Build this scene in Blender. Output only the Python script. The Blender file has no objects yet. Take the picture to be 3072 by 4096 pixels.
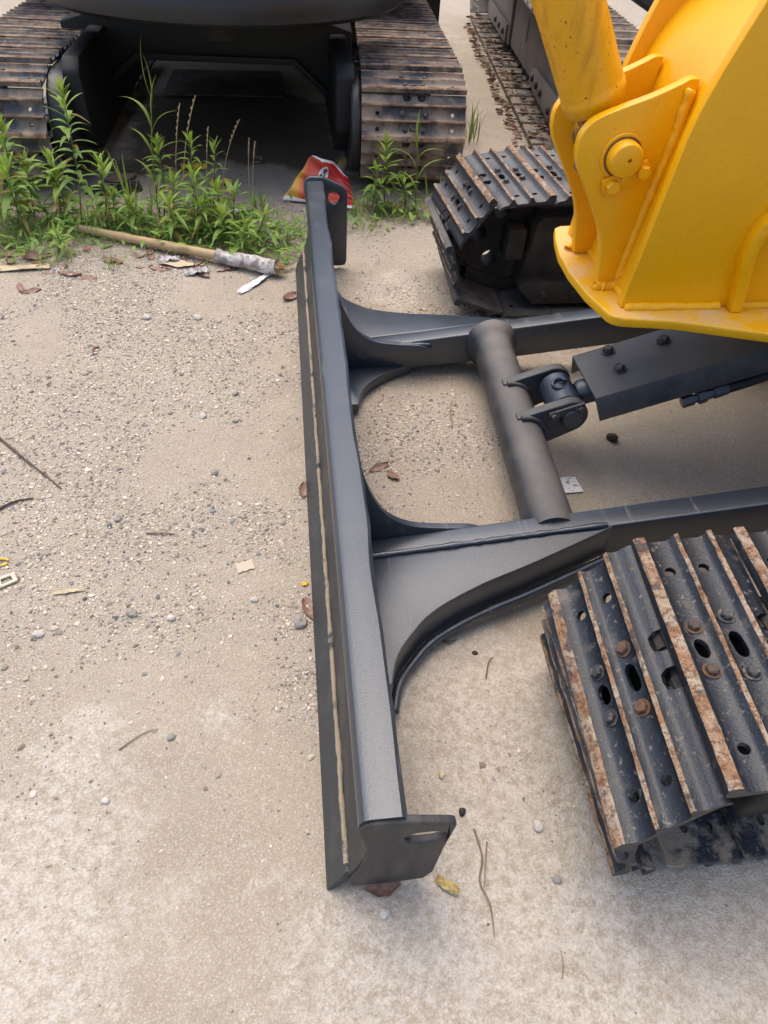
import bpy, bmesh, math, random
import numpy as np
from mathutils import Vector, Matrix
S = bpy.context.scene
COL = S.collection
rnd = random.Random(11)
rng = np.random.default_rng(5)
PI = math.pi

# ------------------------------------------------------------------ camera
cd = bpy.data.cameras.new('camera'); camo = bpy.data.objects.new('camera', cd); COL.objects.link(camo)
R = [[0.9928302841, -0.0465641019, 0.1100900148], [-0.1112342555, -0.6970846282, 0.7083078155], [0.0437603398, -0.7154752305, -0.6972662527]]
m = Matrix.Identity(4)
for i in range(3):
    m[i][0] = R[i][0]; m[i][1] = -R[i][1]; m[i][2] = -R[i][2]
m.translation = Vector((-0.0091, -0.42985, 1.34533))
camo.matrix_world = m
cd.sensor_fit = 'VERTICAL'; cd.sensor_height = 24; cd.lens = 24*2840/4096
cd.clip_start = 0.02; cd.clip_end = 2000
S.camera = camo
# ------------------------------------------------------------------ light: bright overcast
SUN_EL, SUN_AZ = math.radians(72), math.radians(-25)     # azimuth measured from +Y towards +X
w = bpy.data.worlds.new('World'); S.world = w; w.use_nodes = True
nt = w.node_tree; nt.nodes.clear()
sky = nt.nodes.new('ShaderNodeTexSky'); sky.sky_type = 'NISHITA'; sky.sun_disc = False
sky.sun_elevation = SUN_EL; sky.sun_rotation = SUN_AZ
sky.air_density = 1.0; sky.dust_density = 4.0; sky.ozone_density = 1.0
bg = nt.nodes.new('ShaderNodeBackground'); bg.inputs[1].default_value = 0.145
wo = nt.nodes.new('ShaderNodeOutputWorld')
nt.links.new(sky.outputs[0], bg.inputs[0]); nt.links.new(bg.outputs[0], wo.inputs[0])
sl = bpy.data.lights.new('sun', 'SUN'); so = bpy.data.objects.new('sun', sl); COL.objects.link(so)
sl.energy = 0.8; sl.angle = math.radians(60); sl.color = (1.0, 0.92, 0.80)
sd = Vector((math.sin(SUN_AZ)*math.cos(SUN_EL), math.cos(SUN_AZ)*math.cos(SUN_EL), math.sin(SUN_EL)))
so.rotation_euler = sd.to_track_quat('Z', 'Y').to_euler()
S.view_settings.view_transform = 'Standard'; S.view_settings.look = 'None'
S.view_settings.gamma = 1; S.view_settings.use_curve_mapping = False
S.view_settings.exposure = 1.06

# ------------------------------------------------------------------ materials
def mat(name, base, rough=0.6, metal=0.0, layers=(), bump=(), spec=0.5, island=0.0, trans=0.0, slope=None, coat=0.0):
    """layers: (colour, noise scale, lo, hi, amount[, stretch xyz]); bump: (scale, distance)"""
    M = bpy.data.materials.new(name); M.use_nodes = True
    t = M.node_tree; N = t.nodes; Lk = t.links.new
    b = N['Principled BSDF']
    b.inputs['Roughness'].default_value = rough; b.inputs['Metallic'].default_value = metal
    b.inputs['Specular IOR Level'].default_value = spec
    if coat: b.inputs['Coat Weight'].default_value = coat; b.inputs['Coat Roughness'].default_value = 0.25
    geo = N.new('ShaderNodeNewGeometry')
    rgb = N.new('ShaderNodeRGB'); rgb.outputs[0].default_value = (*base, 1); cur = rgb.outputs[0]
    rcur = None
    def noise(sc, det=5, stretch=None):
        n = N.new('ShaderNodeTexNoise'); n.inputs['Scale'].default_value = sc; n.inputs['Detail'].default_value = det
        n.inputs['Roughness'].default_value = 0.62
        if stretch:
            v = N.new('ShaderNodeVectorMath'); v.operation = 'MULTIPLY'; v.inputs[1].default_value = stretch
            Lk(geo.outputs['Position'], v.inputs[0]); Lk(v.outputs[0], n.inputs['Vector'])
        else:
            Lk(geo.outputs['Position'], n.inputs['Vector'])
        return n.outputs['Fac']
    if island:
        hs = N.new('ShaderNodeHueSaturation'); Lk(cur, hs.inputs['Color'])
        r = N.new('ShaderNodeMapRange'); r.inputs[3].default_value = 1-island; r.inputs[4].default_value = 1+island
        Lk(geo.outputs['Random Per Island'], r.inputs[0]); Lk(r.outputs[0], hs.inputs['Value'])
        r2 = N.new('ShaderNodeMapRange'); r2.inputs[3].default_value = 0.5-island*0.07; r2.inputs[4].default_value = 0.5+island*0.05
        mm = N.new('ShaderNodeMath'); mm.operation = 'FRACT'; m2 = N.new('ShaderNodeMath'); m2.operation = 'MULTIPLY'; m2.inputs[1].default_value = 17.3
        Lk(geo.outputs['Random Per Island'], m2.inputs[0]); Lk(m2.outputs[0], mm.inputs[0]); Lk(mm.outputs[0], r2.inputs[0]); Lk(r2.outputs[0], hs.inputs['Hue'])
        cur = hs.outputs[0]
    for L in layers:
        col, sc, lo, hi, amt = L[:5]
        f = noise(sc, 6, L[5] if len(L) > 5 else None)
        r = N.new('ShaderNodeMapRange'); r.inputs[1].default_value = lo; r.inputs[2].default_value = hi
        r.inputs[3].default_value = 0; r.inputs[4].default_value = amt; Lk(f, r.inputs[0])
        fac = r.outputs[0]
        if len(L) > 6 and L[6] == 'up':     # settles on upward faces only
            sx = N.new('ShaderNodeSeparateXYZ'); Lk(geo.outputs['Normal'], sx.inputs[0])
            r3 = N.new('ShaderNodeMapRange'); r3.inputs[1].default_value = 0.5; r3.inputs[2].default_value = 0.95; Lk(sx.outputs[2], r3.inputs[0])
            mu = N.new('ShaderNodeMath'); mu.operation = 'MULTIPLY'; Lk(fac, mu.inputs[0]); Lk(r3.outputs[0], mu.inputs[1]); fac = mu.outputs[0]
        mx = N.new('ShaderNodeMix'); mx.data_type = 'RGBA'
        Lk(fac, mx.inputs['Factor']); Lk(cur, mx.inputs['A']); mx.inputs['B'].default_value = (*col, 1)
        cur = mx.outputs['Result']
        mr = N.new('ShaderNodeMix'); mr.data_type = 'FLOAT'; Lk(fac, mr.inputs['Factor'])
        if rcur is None: mr.inputs['A'].default_value = rough
        else: Lk(rcur, mr.inputs['A'])
        mr.inputs['B'].default_value = 0.9; rcur = mr.outputs['Result']
    Lk(cur, b.inputs['Base Color'])
    if rcur is not None: Lk(rcur, b.inputs['Roughness'])
    nrm = None
    for sc, dist in bump:
        bp = N.new('ShaderNodeBump'); bp.inputs['Strength'].default_value = 1.0; bp.inputs['Distance'].default_value = dist
        Lk(noise(sc, 4), bp.inputs['Height'])
        if nrm: Lk(nrm, bp.inputs['Normal'])
        nrm = bp.outputs[0]
    if nrm: Lk(nrm, b.inputs['Normal'])
    if trans:
        tr = N.new('ShaderNodeBsdfTranslucent'); Lk(cur, tr.inputs[0]); ms = N.new('ShaderNodeMixShader'); ms.inputs[0].default_value = trans
        Lk(b.outputs[0], ms.inputs[1]); Lk(tr.outputs[0], ms.inputs[2]); Lk(ms.outputs[0], N['Material Output'].inputs[0])
    return M

TAN = (0.36, 0.29, 0.21)
M_steel = mat('dark_grey_paint', (0.022, 0.031, 0.044), 0.34, 0, [(TAN, 3, 0.55, 0.85, 0.15), ((0.30, 0.14, 0.06), 7, 0.70, 0.76, 0.35), ((0.18, 0.17, 0.16), 420, 0.69, 0.75, 0.35), ((0.13, 0.14, 0.15), 40, 0.62, 0.66, 0.35, (1, 0.12, 1))], [(300, 0.0006)], 0.85)
M_face = mat('scuffed_blade_paint', (0.030, 0.031, 0.032), 0.6, 0, [(TAN, 9, 0.45, 0.8, 0.20, (3, 1, 0.6)), ((0.14, 0.13, 0.11), 190, 0.6, 0.74, 0.5, (1, 0.35, 1))], [(240, 0.0012)])
M_edge = mat('blade_edge_steel', (0.036, 0.040, 0.042), 0.5, 0, [(TAN, 14, 0.55, 0.9, 0.25), ((0.2, 0.19, 0.17), 420, 0.68, 0.74, 0.6)], [(300, 0.0008)])
M_weldsand = mat('sand_packed_weld', (0.045, 0.046, 0.048), 0.7, 0, [((0.34, 0.27, 0.19), 17, 0.37, 0.45, 1.0)], [(260, 0.004)])
M_dusty = mat('dusty_dark_paint', (0.022, 0.027, 0.034), 0.40, 0, [((0.27, 0.24, 0.20), 3, 0.15, 0.85, 0.62, None, 'up'), (TAN, 9, 0.40, 0.80, 0.25), ((0.02, 0.02, 0.02), 60, 0.64, 0.72, 0.35)], [(320, 0.0012)])
M_track = mat('track_shoe_paint', (0.010, 0.014, 0.021), 0.38, 0, [((0.33, 0.27, 0.20), 14, 0.58, 0.78, 0.4), ((0.30, 0.26, 0.2), 90, 0.60, 0.68, 0.45), ((0.30, 0.12, 0.05), 55, 0.66, 0.72, 0.8), ((0.3, 0.27, 0.23), 330, 0.64, 0.7, 0.6)], [(300, 0.001)])
M_rust = mat('rusty_grouser', (0.34, 0.185, 0.095), 0.85, 0, [((0.46, 0.37, 0.27), 26, 0.44, 0.60, 0.9), ((0.15, 0.065, 0.03), 110, 0.48, 0.60, 0.75), ((0.045, 0.045, 0.05), 30, 0.56, 0.62, 0.75), ((0.52, 0.45, 0.37), 200, 0.62, 0.68, 0.7)], [(420, 0.004), (140, 0.004)])
M_greyshoe = mat('dusty_toplit_shoe_paint', (0.030, 0.033, 0.038), 0.45, 0, [((0.24, 0.225, 0.205), 7, 0.36, 0.66, 0.42, None, 'up'), ((0.30, 0.26, 0.2), 90, 0.58, 0.68, 0.5), ((0.3, 0.27, 0.23), 330, 0.64, 0.7, 0.6)], [(300, 0.001)])  # grey on upward faces: dust plus light from above put into the colour
M_mudshoe = mat('muddy_shoe_paint', (0.022, 0.027, 0.036), 0.45, 0, [((0.30, 0.24, 0.175), 14, 0.46, 0.56, 0.95), ((0.30, 0.24, 0.175), 90, 0.56, 0.66, 0.7)], [(220, 0.002)])
M_oldshoe = mat('worn_shoe_paint', (0.030, 0.034, 0.043), 0.45, 0, [((0.33, 0.26, 0.19), 6, 0.44, 0.60, 0.8), ((0.28, 0.14, 0.08), 40, 0.62, 0.7, 0.6)], [(200, 0.002)])
M_oldrust = mat('worn_rusty_grouser', (0.24, 0.13, 0.075), 0.85, 0, [((0.36, 0.29, 0.21), 12, 0.45, 0.6, 0.7), ((0.05, 0.045, 0.045), 25, 0.5, 0.6, 0.7)], [(300, 0.002)])
M_black = mat('black_greasy_steel', (0.022, 0.020, 0.018), 0.7, 0, [((0.12, 0.085, 0.06), 9, 0.48, 0.72, 0.6)], [(120, 0.003)])
M_under = mat('black_undercarriage_paint', (0.012, 0.012, 0.0125), 0.55, 0, [((0.05, 0.04, 0.03), 3, 0.5, 0.8, 0.35)], [(90, 0.001)], 0.3)
M_cw = mat('counterweight_grey_paint', (0.014, 0.015, 0.018), 0.42, 0, [((0.06, 0.055, 0.05), 4, 0.5, 0.8, 0.3)], [(60, 0.001)], 0.5)
M_boltr = mat('rusty_bolt', (0.15, 0.075, 0.035), 0.8, 0, [((0.05, 0.05, 0.055), 60, 0.45, 0.6, 0.8)], [(400, 0.002)])
M_bolt = mat('dirty_bolt', (0.035, 0.036, 0.04), 0.55, 0, [((0.25, 0.19, 0.13), 80, 0.5, 0.64, 0.6)], [(300, 0.001)])
M_yel = mat('yellow_paint', (0.83, 0.405, 0.0), 0.33, 0, [((0.74, 0.34, 0.0), 5, 0.45, 0.75, 0.4), ((0.45, 0.33, 0.13), 7, 0.58, 0.8, 0.25, None, 'up'), ((0.30, 0.10, 0.02), 40, 0.73, 0.76, 0.8), ((0.55, 0.27, 0.0), 3, 0.52, 0.72, 0.25, (1, 1, 0.2))], [(60, 0.0012), (420, 0.0003)], 0.5)
M_yeldust = mat('dusty_yellow_paint', (0.72, 0.36, 0.002), 0.45, 0, [((0.55, 0.42, 0.26), 9, 0.42, 0.66, 0.62, None, 'up'), ((0.30, 0.11, 0.02), 60, 0.72, 0.76, 0.7)], [(60, 0.002)])
M_yelrust = mat('rust_streaked_yellow_paint', (0.74, 0.36, 0.001), 0.36, 0, [((0.33, 0.14, 0.01), 20, 0.48, 0.72, 0.62, (1.6, 1.6, 0.28)), ((0.15, 0.04, 0.012), 85, 0.64, 0.68, 0.9)], [(90, 0.0012)])
M_brown = mat('rust_brown_steel', (0.16, 0.075, 0.03), 0.7, 0, [((0.6, 0.3, 0.01), 30, 0.5, 0.6, 0.7)], [(200, 0.002)])
M_dustgrey = mat('dust_covered_frame_paint', (0.16, 0.135, 0.115), 0.75, 0, [((0.06, 0.055, 0.05), 6, 0.48, 0.72, 0.6, (1, 1, 0.25)), ((0.23, 0.18, 0.14), 12, 0.5, 0.7, 0.5, (1, 1, 0.2))], [(160, 0.001)])
M_dustshoe = mat('dust_buried_shoe', (0.05, 0.052, 0.056), 0.7, 0, [((0.30, 0.235, 0.175), 9, 0.36, 0.52, 0.9)], [(160, 0.003)])
M_rubber = mat('black_rubber', (0.012, 0.012, 0.013), 0.6, 0, [((0.07, 0.06, 0.05), 20, 0.5, 0.7, 0.4)], [(150, 0.001)])
M_leafg = mat('weed_leaf_green', (0.165, 0.31, 0.055), 0.45, 0, [((0.32, 0.42, 0.09), 11, 0.45, 0.7, 0.7)], [(90, 0.001)], 0.35, 0.28, 0.32)
M_leafy = mat('young_leaf_green', (0.24, 0.38, 0.05), 0.5, 0, [], [(90, 0.001)], 0.35, 0.2, 0.35)
M_stem = mat('weed_stem', (0.13, 0.14, 0.045), 0.6)
M_stalk = mat('dry_stalk_straw', (0.46, 0.34, 0.18), 0.8, 0, [], [], 0.3, 0.2)
M_grass = mat('grass_blade_green', (0.20, 0.32, 0.06), 0.5, 0, [((0.17, 0.22, 0.05), 7, 0.45, 0.7, 0.7)], [], 0.3, 0.45, 0.3)
M_leafd = mat('dry_leaf_brown', (0.27, 0.185, 0.125), 0.75, 0, [((0.16, 0.09, 0.055), 40, 0.5, 0.7, 0.6), ((0.40, 0.31, 0.22), 22, 0.55, 0.75, 0.5)], [(130, 0.002)], 0.3, 0.4, 0.1)
M_bamboo = mat('bamboo_tan', (0.44, 0.30, 0.15), 0.55, 0, [((0.28, 0.19, 0.10), 12, 0.5, 0.75, 0.6), ((0.5, 0.38, 0.22), 60, 0.5, 0.7, 0.4)], [(80, 0.001)])
M_wrap = mat('dirty_plastic_wrap', (0.52, 0.49, 0.46), 0.45, 0, [((0.20, 0.15, 0.11), 30, 0.48, 0.58, 0.8), ((0.1, 0.35, 0.33), 9, 0.70, 0.74, 0.7)], [(60, 0.006)])
M_split = mat('split_bamboo_fibre', (0.50, 0.30, 0.13), 0.8, 0, [((0.2, 0.11, 0.05), 60, 0.5, 0.65, 0.7)], [(200, 0.003)])
M_white = mat('white_tissue', (0.82, 0.82, 0.82), 0.8, 0, [], [(40, 0.004)])
M_card = mat('weathered_cardboard', (0.52, 0.42, 0.27), 0.8, 0, [((0.3, 0.22, 0.13), 25, 0.55, 0.7, 0.6)], [(60, 0.002)])
M_ylw = mat('yellow_scrap', (0.75, 0.48, 0.03), 0.6, 0, [((0.4, 0.3, 0.12), 60, 0.5, 0.7, 0.7)], [(90, 0.002)])
M_clip = mat('pale_plastic', (0.52, 0.47, 0.36), 0.5, 0, [((0.3, 0.25, 0.18), 40, 0.5, 0.7, 0.6)])
M_twig = mat('twig_bark', (0.085, 0.06, 0.045), 0.85, 0, [((0.2, 0.15, 0.1), 60, 0.5, 0.7, 0.5)])
M_twigl = mat('pale_root', (0.22, 0.15, 0.095), 0.85)
M_clod = mat('dark_clod', (0.06, 0.038, 0.02), 0.9, 0, [], [(200, 0.004)])
M_redst = mat('red_brick_chip', (0.42, 0.15, 0.08), 0.9, 0, [], [(150, 0.002)])
M_greyst = mat('grey_stone', (0.28, 0.26, 0.23), 0.85, 0, [((0.32, 0.28, 0.24), 60, 0.5, 0.7, 0.7)], [(150, 0.002)])
M_pale = mat('pale_stone', (0.50, 0.46, 0.41), 0.85, 0, [], [(150, 0.002)])
M_gravel = mat('gravel_stone', (0.44, 0.38, 0.30), 0.9, 0, [], [(300, 0.001)], 0.2, 0.6)
M_gravdk = mat('dark_gravel_stone', (0.17, 0.17, 0.17), 0.85, 0, [((0.36, 0.32, 0.27), 40, 0.5, 0.7, 0.6)], [(300, 0.001)], 0.3, 0.45)
M_dirt = mat('dried_mud', (0.33, 0.265, 0.195), 0.95, 0, [((0.45, 0.40, 0.33), 50, 0.5, 0.7, 0.6)], [(160, 0.004)])

# ------------------------------------------------------------------ mesh helpers
ORG = {}                                   # world origin of every object that can be a parent
def link(o, parent=None, Mw=None):
    COL.objects.link(o)
    Mw = Mw or Matrix.Identity(4)
    if parent is not None:
        o.parent = parent; o.matrix_basis = Matrix.Translation(-ORG[parent.name]) @ Mw
    else: o.matrix_basis = Mw
    ORG[o.name] = Mw.translation.copy()
    return o
def tag(o, label, cat, group=None, kind=None):
    if label: o['label'] = label
    if cat: o['category'] = cat
    if group: o['group'] = group
    if kind: o['kind'] = kind
    return o
def empty(name, loc, label, cat, group=None):
    o = bpy.data.objects.new(name, None); o.empty_display_size = 0.1
    link(o, None, Matrix.Translation(Vector(loc))); return tag(o, label, cat, group)
class MB:
    def __init__(s): s.v = []; s.f = []; s.mi = []
    def add(s, vs, fs, mi=0, M=None):
        n = len(s.v)
        s.v += [tuple(M @ Vector(v)) if M else tuple(v) for v in vs]
        s.f += [tuple(i+n for i in f) for f in fs]; s.mi += [mi]*len(fs); return s
    def box(s, x0, x1, y0, y1, z0, z1, mi=0, M=None):
        vs = [(x, y, z) for z in (z0, z1) for y in (y0, y1) for x in (x0, x1)]
        return s.add(vs, [(0,2,3,1),(4,5,7,6),(0,1,5,4),(2,6,7,3),(0,4,6,2),(1,3,7,5)], mi, M)
    def prism(s, poly, a, b, axis='y', mi=0, M=None):
        """polygon extruded: axis y -> poly is (x,z); z -> (x,y); x -> (y,z)"""
        P = {'y': lambda p, t: (p[0], t, p[1]), 'z': lambda p, t: (p[0], p[1], t), 'x': lambda p, t: (t, p[0], p[1])}[axis]
        n = len(poly); A = [P(p, a(p) if callable(a) else a) for p in poly]; B = [P(p, b(p) if callable(b) else b) for p in poly]
        area = sum(poly[i][0]*poly[(i+1) % n][1]-poly[(i+1) % n][0]*poly[i][1] for i in range(n))
        fs = [tuple(range(n)), tuple(range(2*n-1, n-1, -1))] + [(i, i+n, (i+1) % n+n, (i+1) % n) for i in range(n)]
        return s.add(A+B, fs, mi, M)
    def cyl(s, p0, p1, r0, r1=None, n=16, mi=0, caps=True):
        p0 = Vector(p0); p1 = Vector(p1); r1 = r0 if r1 is None else r1
        d = (p1-p0).normalized(); u = d.orthogonal().normalized(); v = d.cross(u)
        vs = [p0+(u*math.cos(2*PI*i/n)+v*math.sin(2*PI*i/n))*r0 for i in range(n)] + [p1+(u*math.cos(2*PI*i/n)+v*math.sin(2*PI*i/n))*r1 for i in range(n)]
        fs = [(i, (i+1) % n, (i+1) % n+n, i+n) for i in range(n)]
        if caps: fs += [tuple(range(n-1, -1, -1)), tuple(range(n, 2*n))]
        return s.add(vs, fs, mi)
    def lathe(s, p0, p1, prof, n=20, mi=0):
        """prof: (t along p0->p1 in metres, radius) list"""
        p0 = Vector(p0); d = (Vector(p1)-p0).normalized(); u = d.orthogonal().normalized(); v = d.cross(u)
        vs = []; fs = []
        for t, r in prof: vs += [p0+d*t+(u*math.cos(2*PI*i/n)+v*math.sin(2*PI*i/n))*r for i in range(n)]
        for k in range(len(prof)-1):
            fs += [(k*n+i, k*n+(i+1) % n, (k+1)*n+(i+1) % n, (k+1)*n+i) for i in range(n)]
        fs += [tuple(range(n-1, -1, -1)), tuple(range((len(prof)-1)*n, len(prof)*n))]
        return s.add(vs, fs, mi)
    def tube(s, pts, r, n=7, mi=0, jit=0.0, caps=True):
        pts = [Vector(p) for p in pts]; vs = []; fs = []; u = None
        for k, p in enumerate(pts):
            d = (pts[min(k+1, len(pts)-1)]-pts[max(k-1, 0)]).normalized()
            if u is None: u = d.orthogonal().normalized()
            u = (u-d*u.dot(d)).normalized(); v = d.cross(u)
            rr = (r[k] if isinstance(r, (list, tuple)) else r)*(1+rnd.uniform(-jit, jit))
            vs += [p+(u*math.cos(2*PI*i/n)+v*math.sin(2*PI*i/n))*rr for i in range(n)]
        for k in range(len(pts)-1):
            fs += [(k*n+i, k*n+(i+1) % n, (k+1)*n+(i+1) % n, (k+1)*n+i) for i in range(n)]
        if caps: fs += [tuple(range(n-1, -1, -1)), tuple(range((len(pts)-1)*n, len(pts)*n))]
        return s.add(vs, fs, mi)
    def mesh(s, name, mats, smooth=None, center=True, M=None, fix=True):
        v = np.array(s.v, float).reshape(-1, 3)
        if M is not None:
            A = np.array(M); v = v @ A[:3, :3].T + A[:3, 3]
        c = (v.min(0)+v.max(0))/2 if center else np.zeros(3)
        me = bpy.data.meshes.new(name); me.from_pydata((v-c).tolist(), [], s.f)
        mats = mats if isinstance(mats, (list, tuple)) else [mats]
        for mm in mats: me.materials.append(mm)
        if len(mats) > 1: me.polygons.foreach_set('material_index', s.mi)
        if fix:
            b = bmesh.new(); b.from_mesh(me); bmesh.ops.recalc_face_normals(b, faces=b.faces); b.to_mesh(me); b.free()
        if smooth is not None:
            me.polygons.foreach_set('use_smooth', [True]*len(me.polygons))
            if smooth: me.set_sharp_from_angle(angle=math.radians(smooth))
        me.update()
        return me, Vector(c)
    def obj(s, name, mats, parent=None, smooth=None, M=None, bevel=0, seg=2, cut=None, fix=True):
        me, c = s.mesh(name, mats, None if (bevel or cut) else smooth, True, M, fix)
        if cut or bevel: me = modded(me, c, bevel, seg, cut, smooth)
        return link(bpy.data.objects.new(name, me), parent, Matrix.Translation(c))
def modded(me, c, bevel=0, seg=2, cut=None, smooth=35):
    o = bpy.data.objects.new('tmp', me); COL.objects.link(o); o.location = c
    tmp = [o]
    if cut:
        cm, cc = cut.mesh('tmpcut', list(me.materials)[:1] if len(me.materials) == 1 else list(me.materials), None, False)
        co = bpy.data.objects.new('tmpcut', cm); COL.objects.link(co); tmp.append(co)
        bo = o.modifiers.new('b', 'BOOLEAN'); bo.operation = 'DIFFERENCE'; bo.solver = 'EXACT'; bo.object = co; bo.use_self = True
    if bevel:
        be = o.modifiers.new('v', 'BEVEL'); be.width = bevel; be.segments = seg; be.limit_method = 'ANGLE'; be.angle_limit = math.radians(32); be.use_clamp_overlap = True
    dg = bpy.context.evaluated_depsgraph_get()
    out = bpy.data.meshes.new_from_object(o.evaluated_get(dg)); out.name = me.name
    for t in tmp: bpy.data.objects.remove(t)
    sm = smooth if smooth is not None else 35
    out.polygons.foreach_set('use_smooth', [True]*len(out.polygons)); out.set_sharp_from_angle(angle=math.radians(sm))
    return out
def circ(cx, cy, r, n=16, ph=0.0): return [(cx+r*math.cos(2*PI*i/n+ph), cy+r*math.sin(2*PI*i/n+ph)) for i in range(n)]
def arc(cx, cy, r, a0, a1, n): return [(cx+r*math.cos(math.radians(a0+(a1-a0)*i/n)), cy+r*math.sin(math.radians(a0+(a1-a0)*i/n))) for i in range(n+1)]
def slot(cx, cy, hl, r, n=8): return arc(cx+hl, cy, r, -90, 90, n)+arc(cx-hl, cy, r, 90, 270, n)
def smoothline(pts, n=6):
    P = [Vector(p) for p in pts]; out = []
    for i in range(len(P)-1):
        a, b, c, d = P[max(i-1, 0)], P[i], P[i+1], P[min(i+2, len(P)-1)]
        for k in range(n):
            t = k/n; out.append(0.5*((2*b)+(c-a)*t+(2*a-5*b+4*c-d)*t*t+(-a+3*b-3*c+d)*t**3))
    out.append(P[-1]); return out

# numpy value noise
_T = rng.random((256, 256))
def vnoise(x, y, f):
    x = np.asarray(x)*f; y = np.asarray(y)*f
    xi = np.floor(x).astype(int); yi = np.floor(y).astype(int); u = x-xi; v = y-yi
    u = u*u*(3-2*u); v = v*v*(3-2*v); g = lambda a, b: _T[a % 256, b % 256]
    return (g(xi, yi)*(1-u)+g(xi+1, yi)*u)*(1-v)+(g(xi, yi+1)*(1-u)+g(xi+1, yi+1)*u)*v
def fbm(x, y, f, o=4):
    return sum(vnoise(x+7.3*k, y-3.1*k, f*2**k)*0.5**k for k in range(o))/sum(0.5**k for k in range(o))
def ground_z(x, y):
    z = (fbm(x, y, 2.2, 4)-0.5)*0.014 + (fbm(x+9, y, 14, 3)-0.5)*0.006
    ridge = np.exp(-((y-1.62-0.07*np.sin(4*x))/0.10)**2)*(x < -0.05)*0.006 + np.exp(-((y-1.28)/0.07)**2)*(x < -0.05)*0.004
    return z+ridge-0.006
CONC = [(0.45, -0.25, 0.45, 0.9), (0.9, -0.3, 0.4, 0.8), (0.30, 0.42, 0.20, 0.95), (0.42, 0.25, 0.16, 0.8), (-0.50, -0.02, 0.22, 0.9), (-0.48, 0.30, 0.15, 0.7), (-0.22, 0.35, 0.08, 0.5), (0.42, 2.2, 0.25, 0.8), (0.35, 1.75, 0.16, 0.7), (0.95, 1.55, 0.2, 0.7), (0.7, -0.05, 0.3, 0.6), (1.6, 6.6, 0.8, 0.5), (0.85, 1.0, 0.12, 0.3), (0.12, -0.22, 0.25, 0.7)]
def conc(x, y):
    return np.clip(sum(a*np.exp(-((x-cx)**2+(y-cy)**2)/(r*r)) for cx, cy, r, a in CONC), 0, 1)
GRAV = [(-0.55, 1.75, 0.42, 0.9), (-0.2, 1.5, 0.45, 0.9), (-0.7, 1.15, 0.4, 0.7), (-0.15, 1.2, 0.25, 0.9), (-0.8, 2.1, 0.5, 0.7), (-0.2, 2.1, 0.5, 0.7), (0.35, 1.2, 0.22, 0.9), (0.35, 2.0, 0.35, 0.6), (-0.5, 0.75, 0.45, 0.45), (0.2, 3.0, 0.6, 0.35), (-0.2, 3.1, 0.6, 0.3), (-0.06, 0.9, 0.12, 0.6), (0.75, 2.9, 0.4, 0.3), (0.42, 0.12, 0.18, 0.3)]+[(-0.03, y_, 0.07, 0.8) for y_ in (0.42, 0.62, 0.85, 1.2, 1.4, 1.62, 1.85, 2.05)]
def grav(x, y):
    return np.clip(sum(a*np.exp(-((x-cx)**2+(y-cy)**2)/(r*r)) for cx, cy, r, a in GRAV)*(0.12+1.9*np.clip((fbm(x, y, 3.2, 4)-0.33)/0.34, 0, 1)**1.5), 0, 1)

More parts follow.
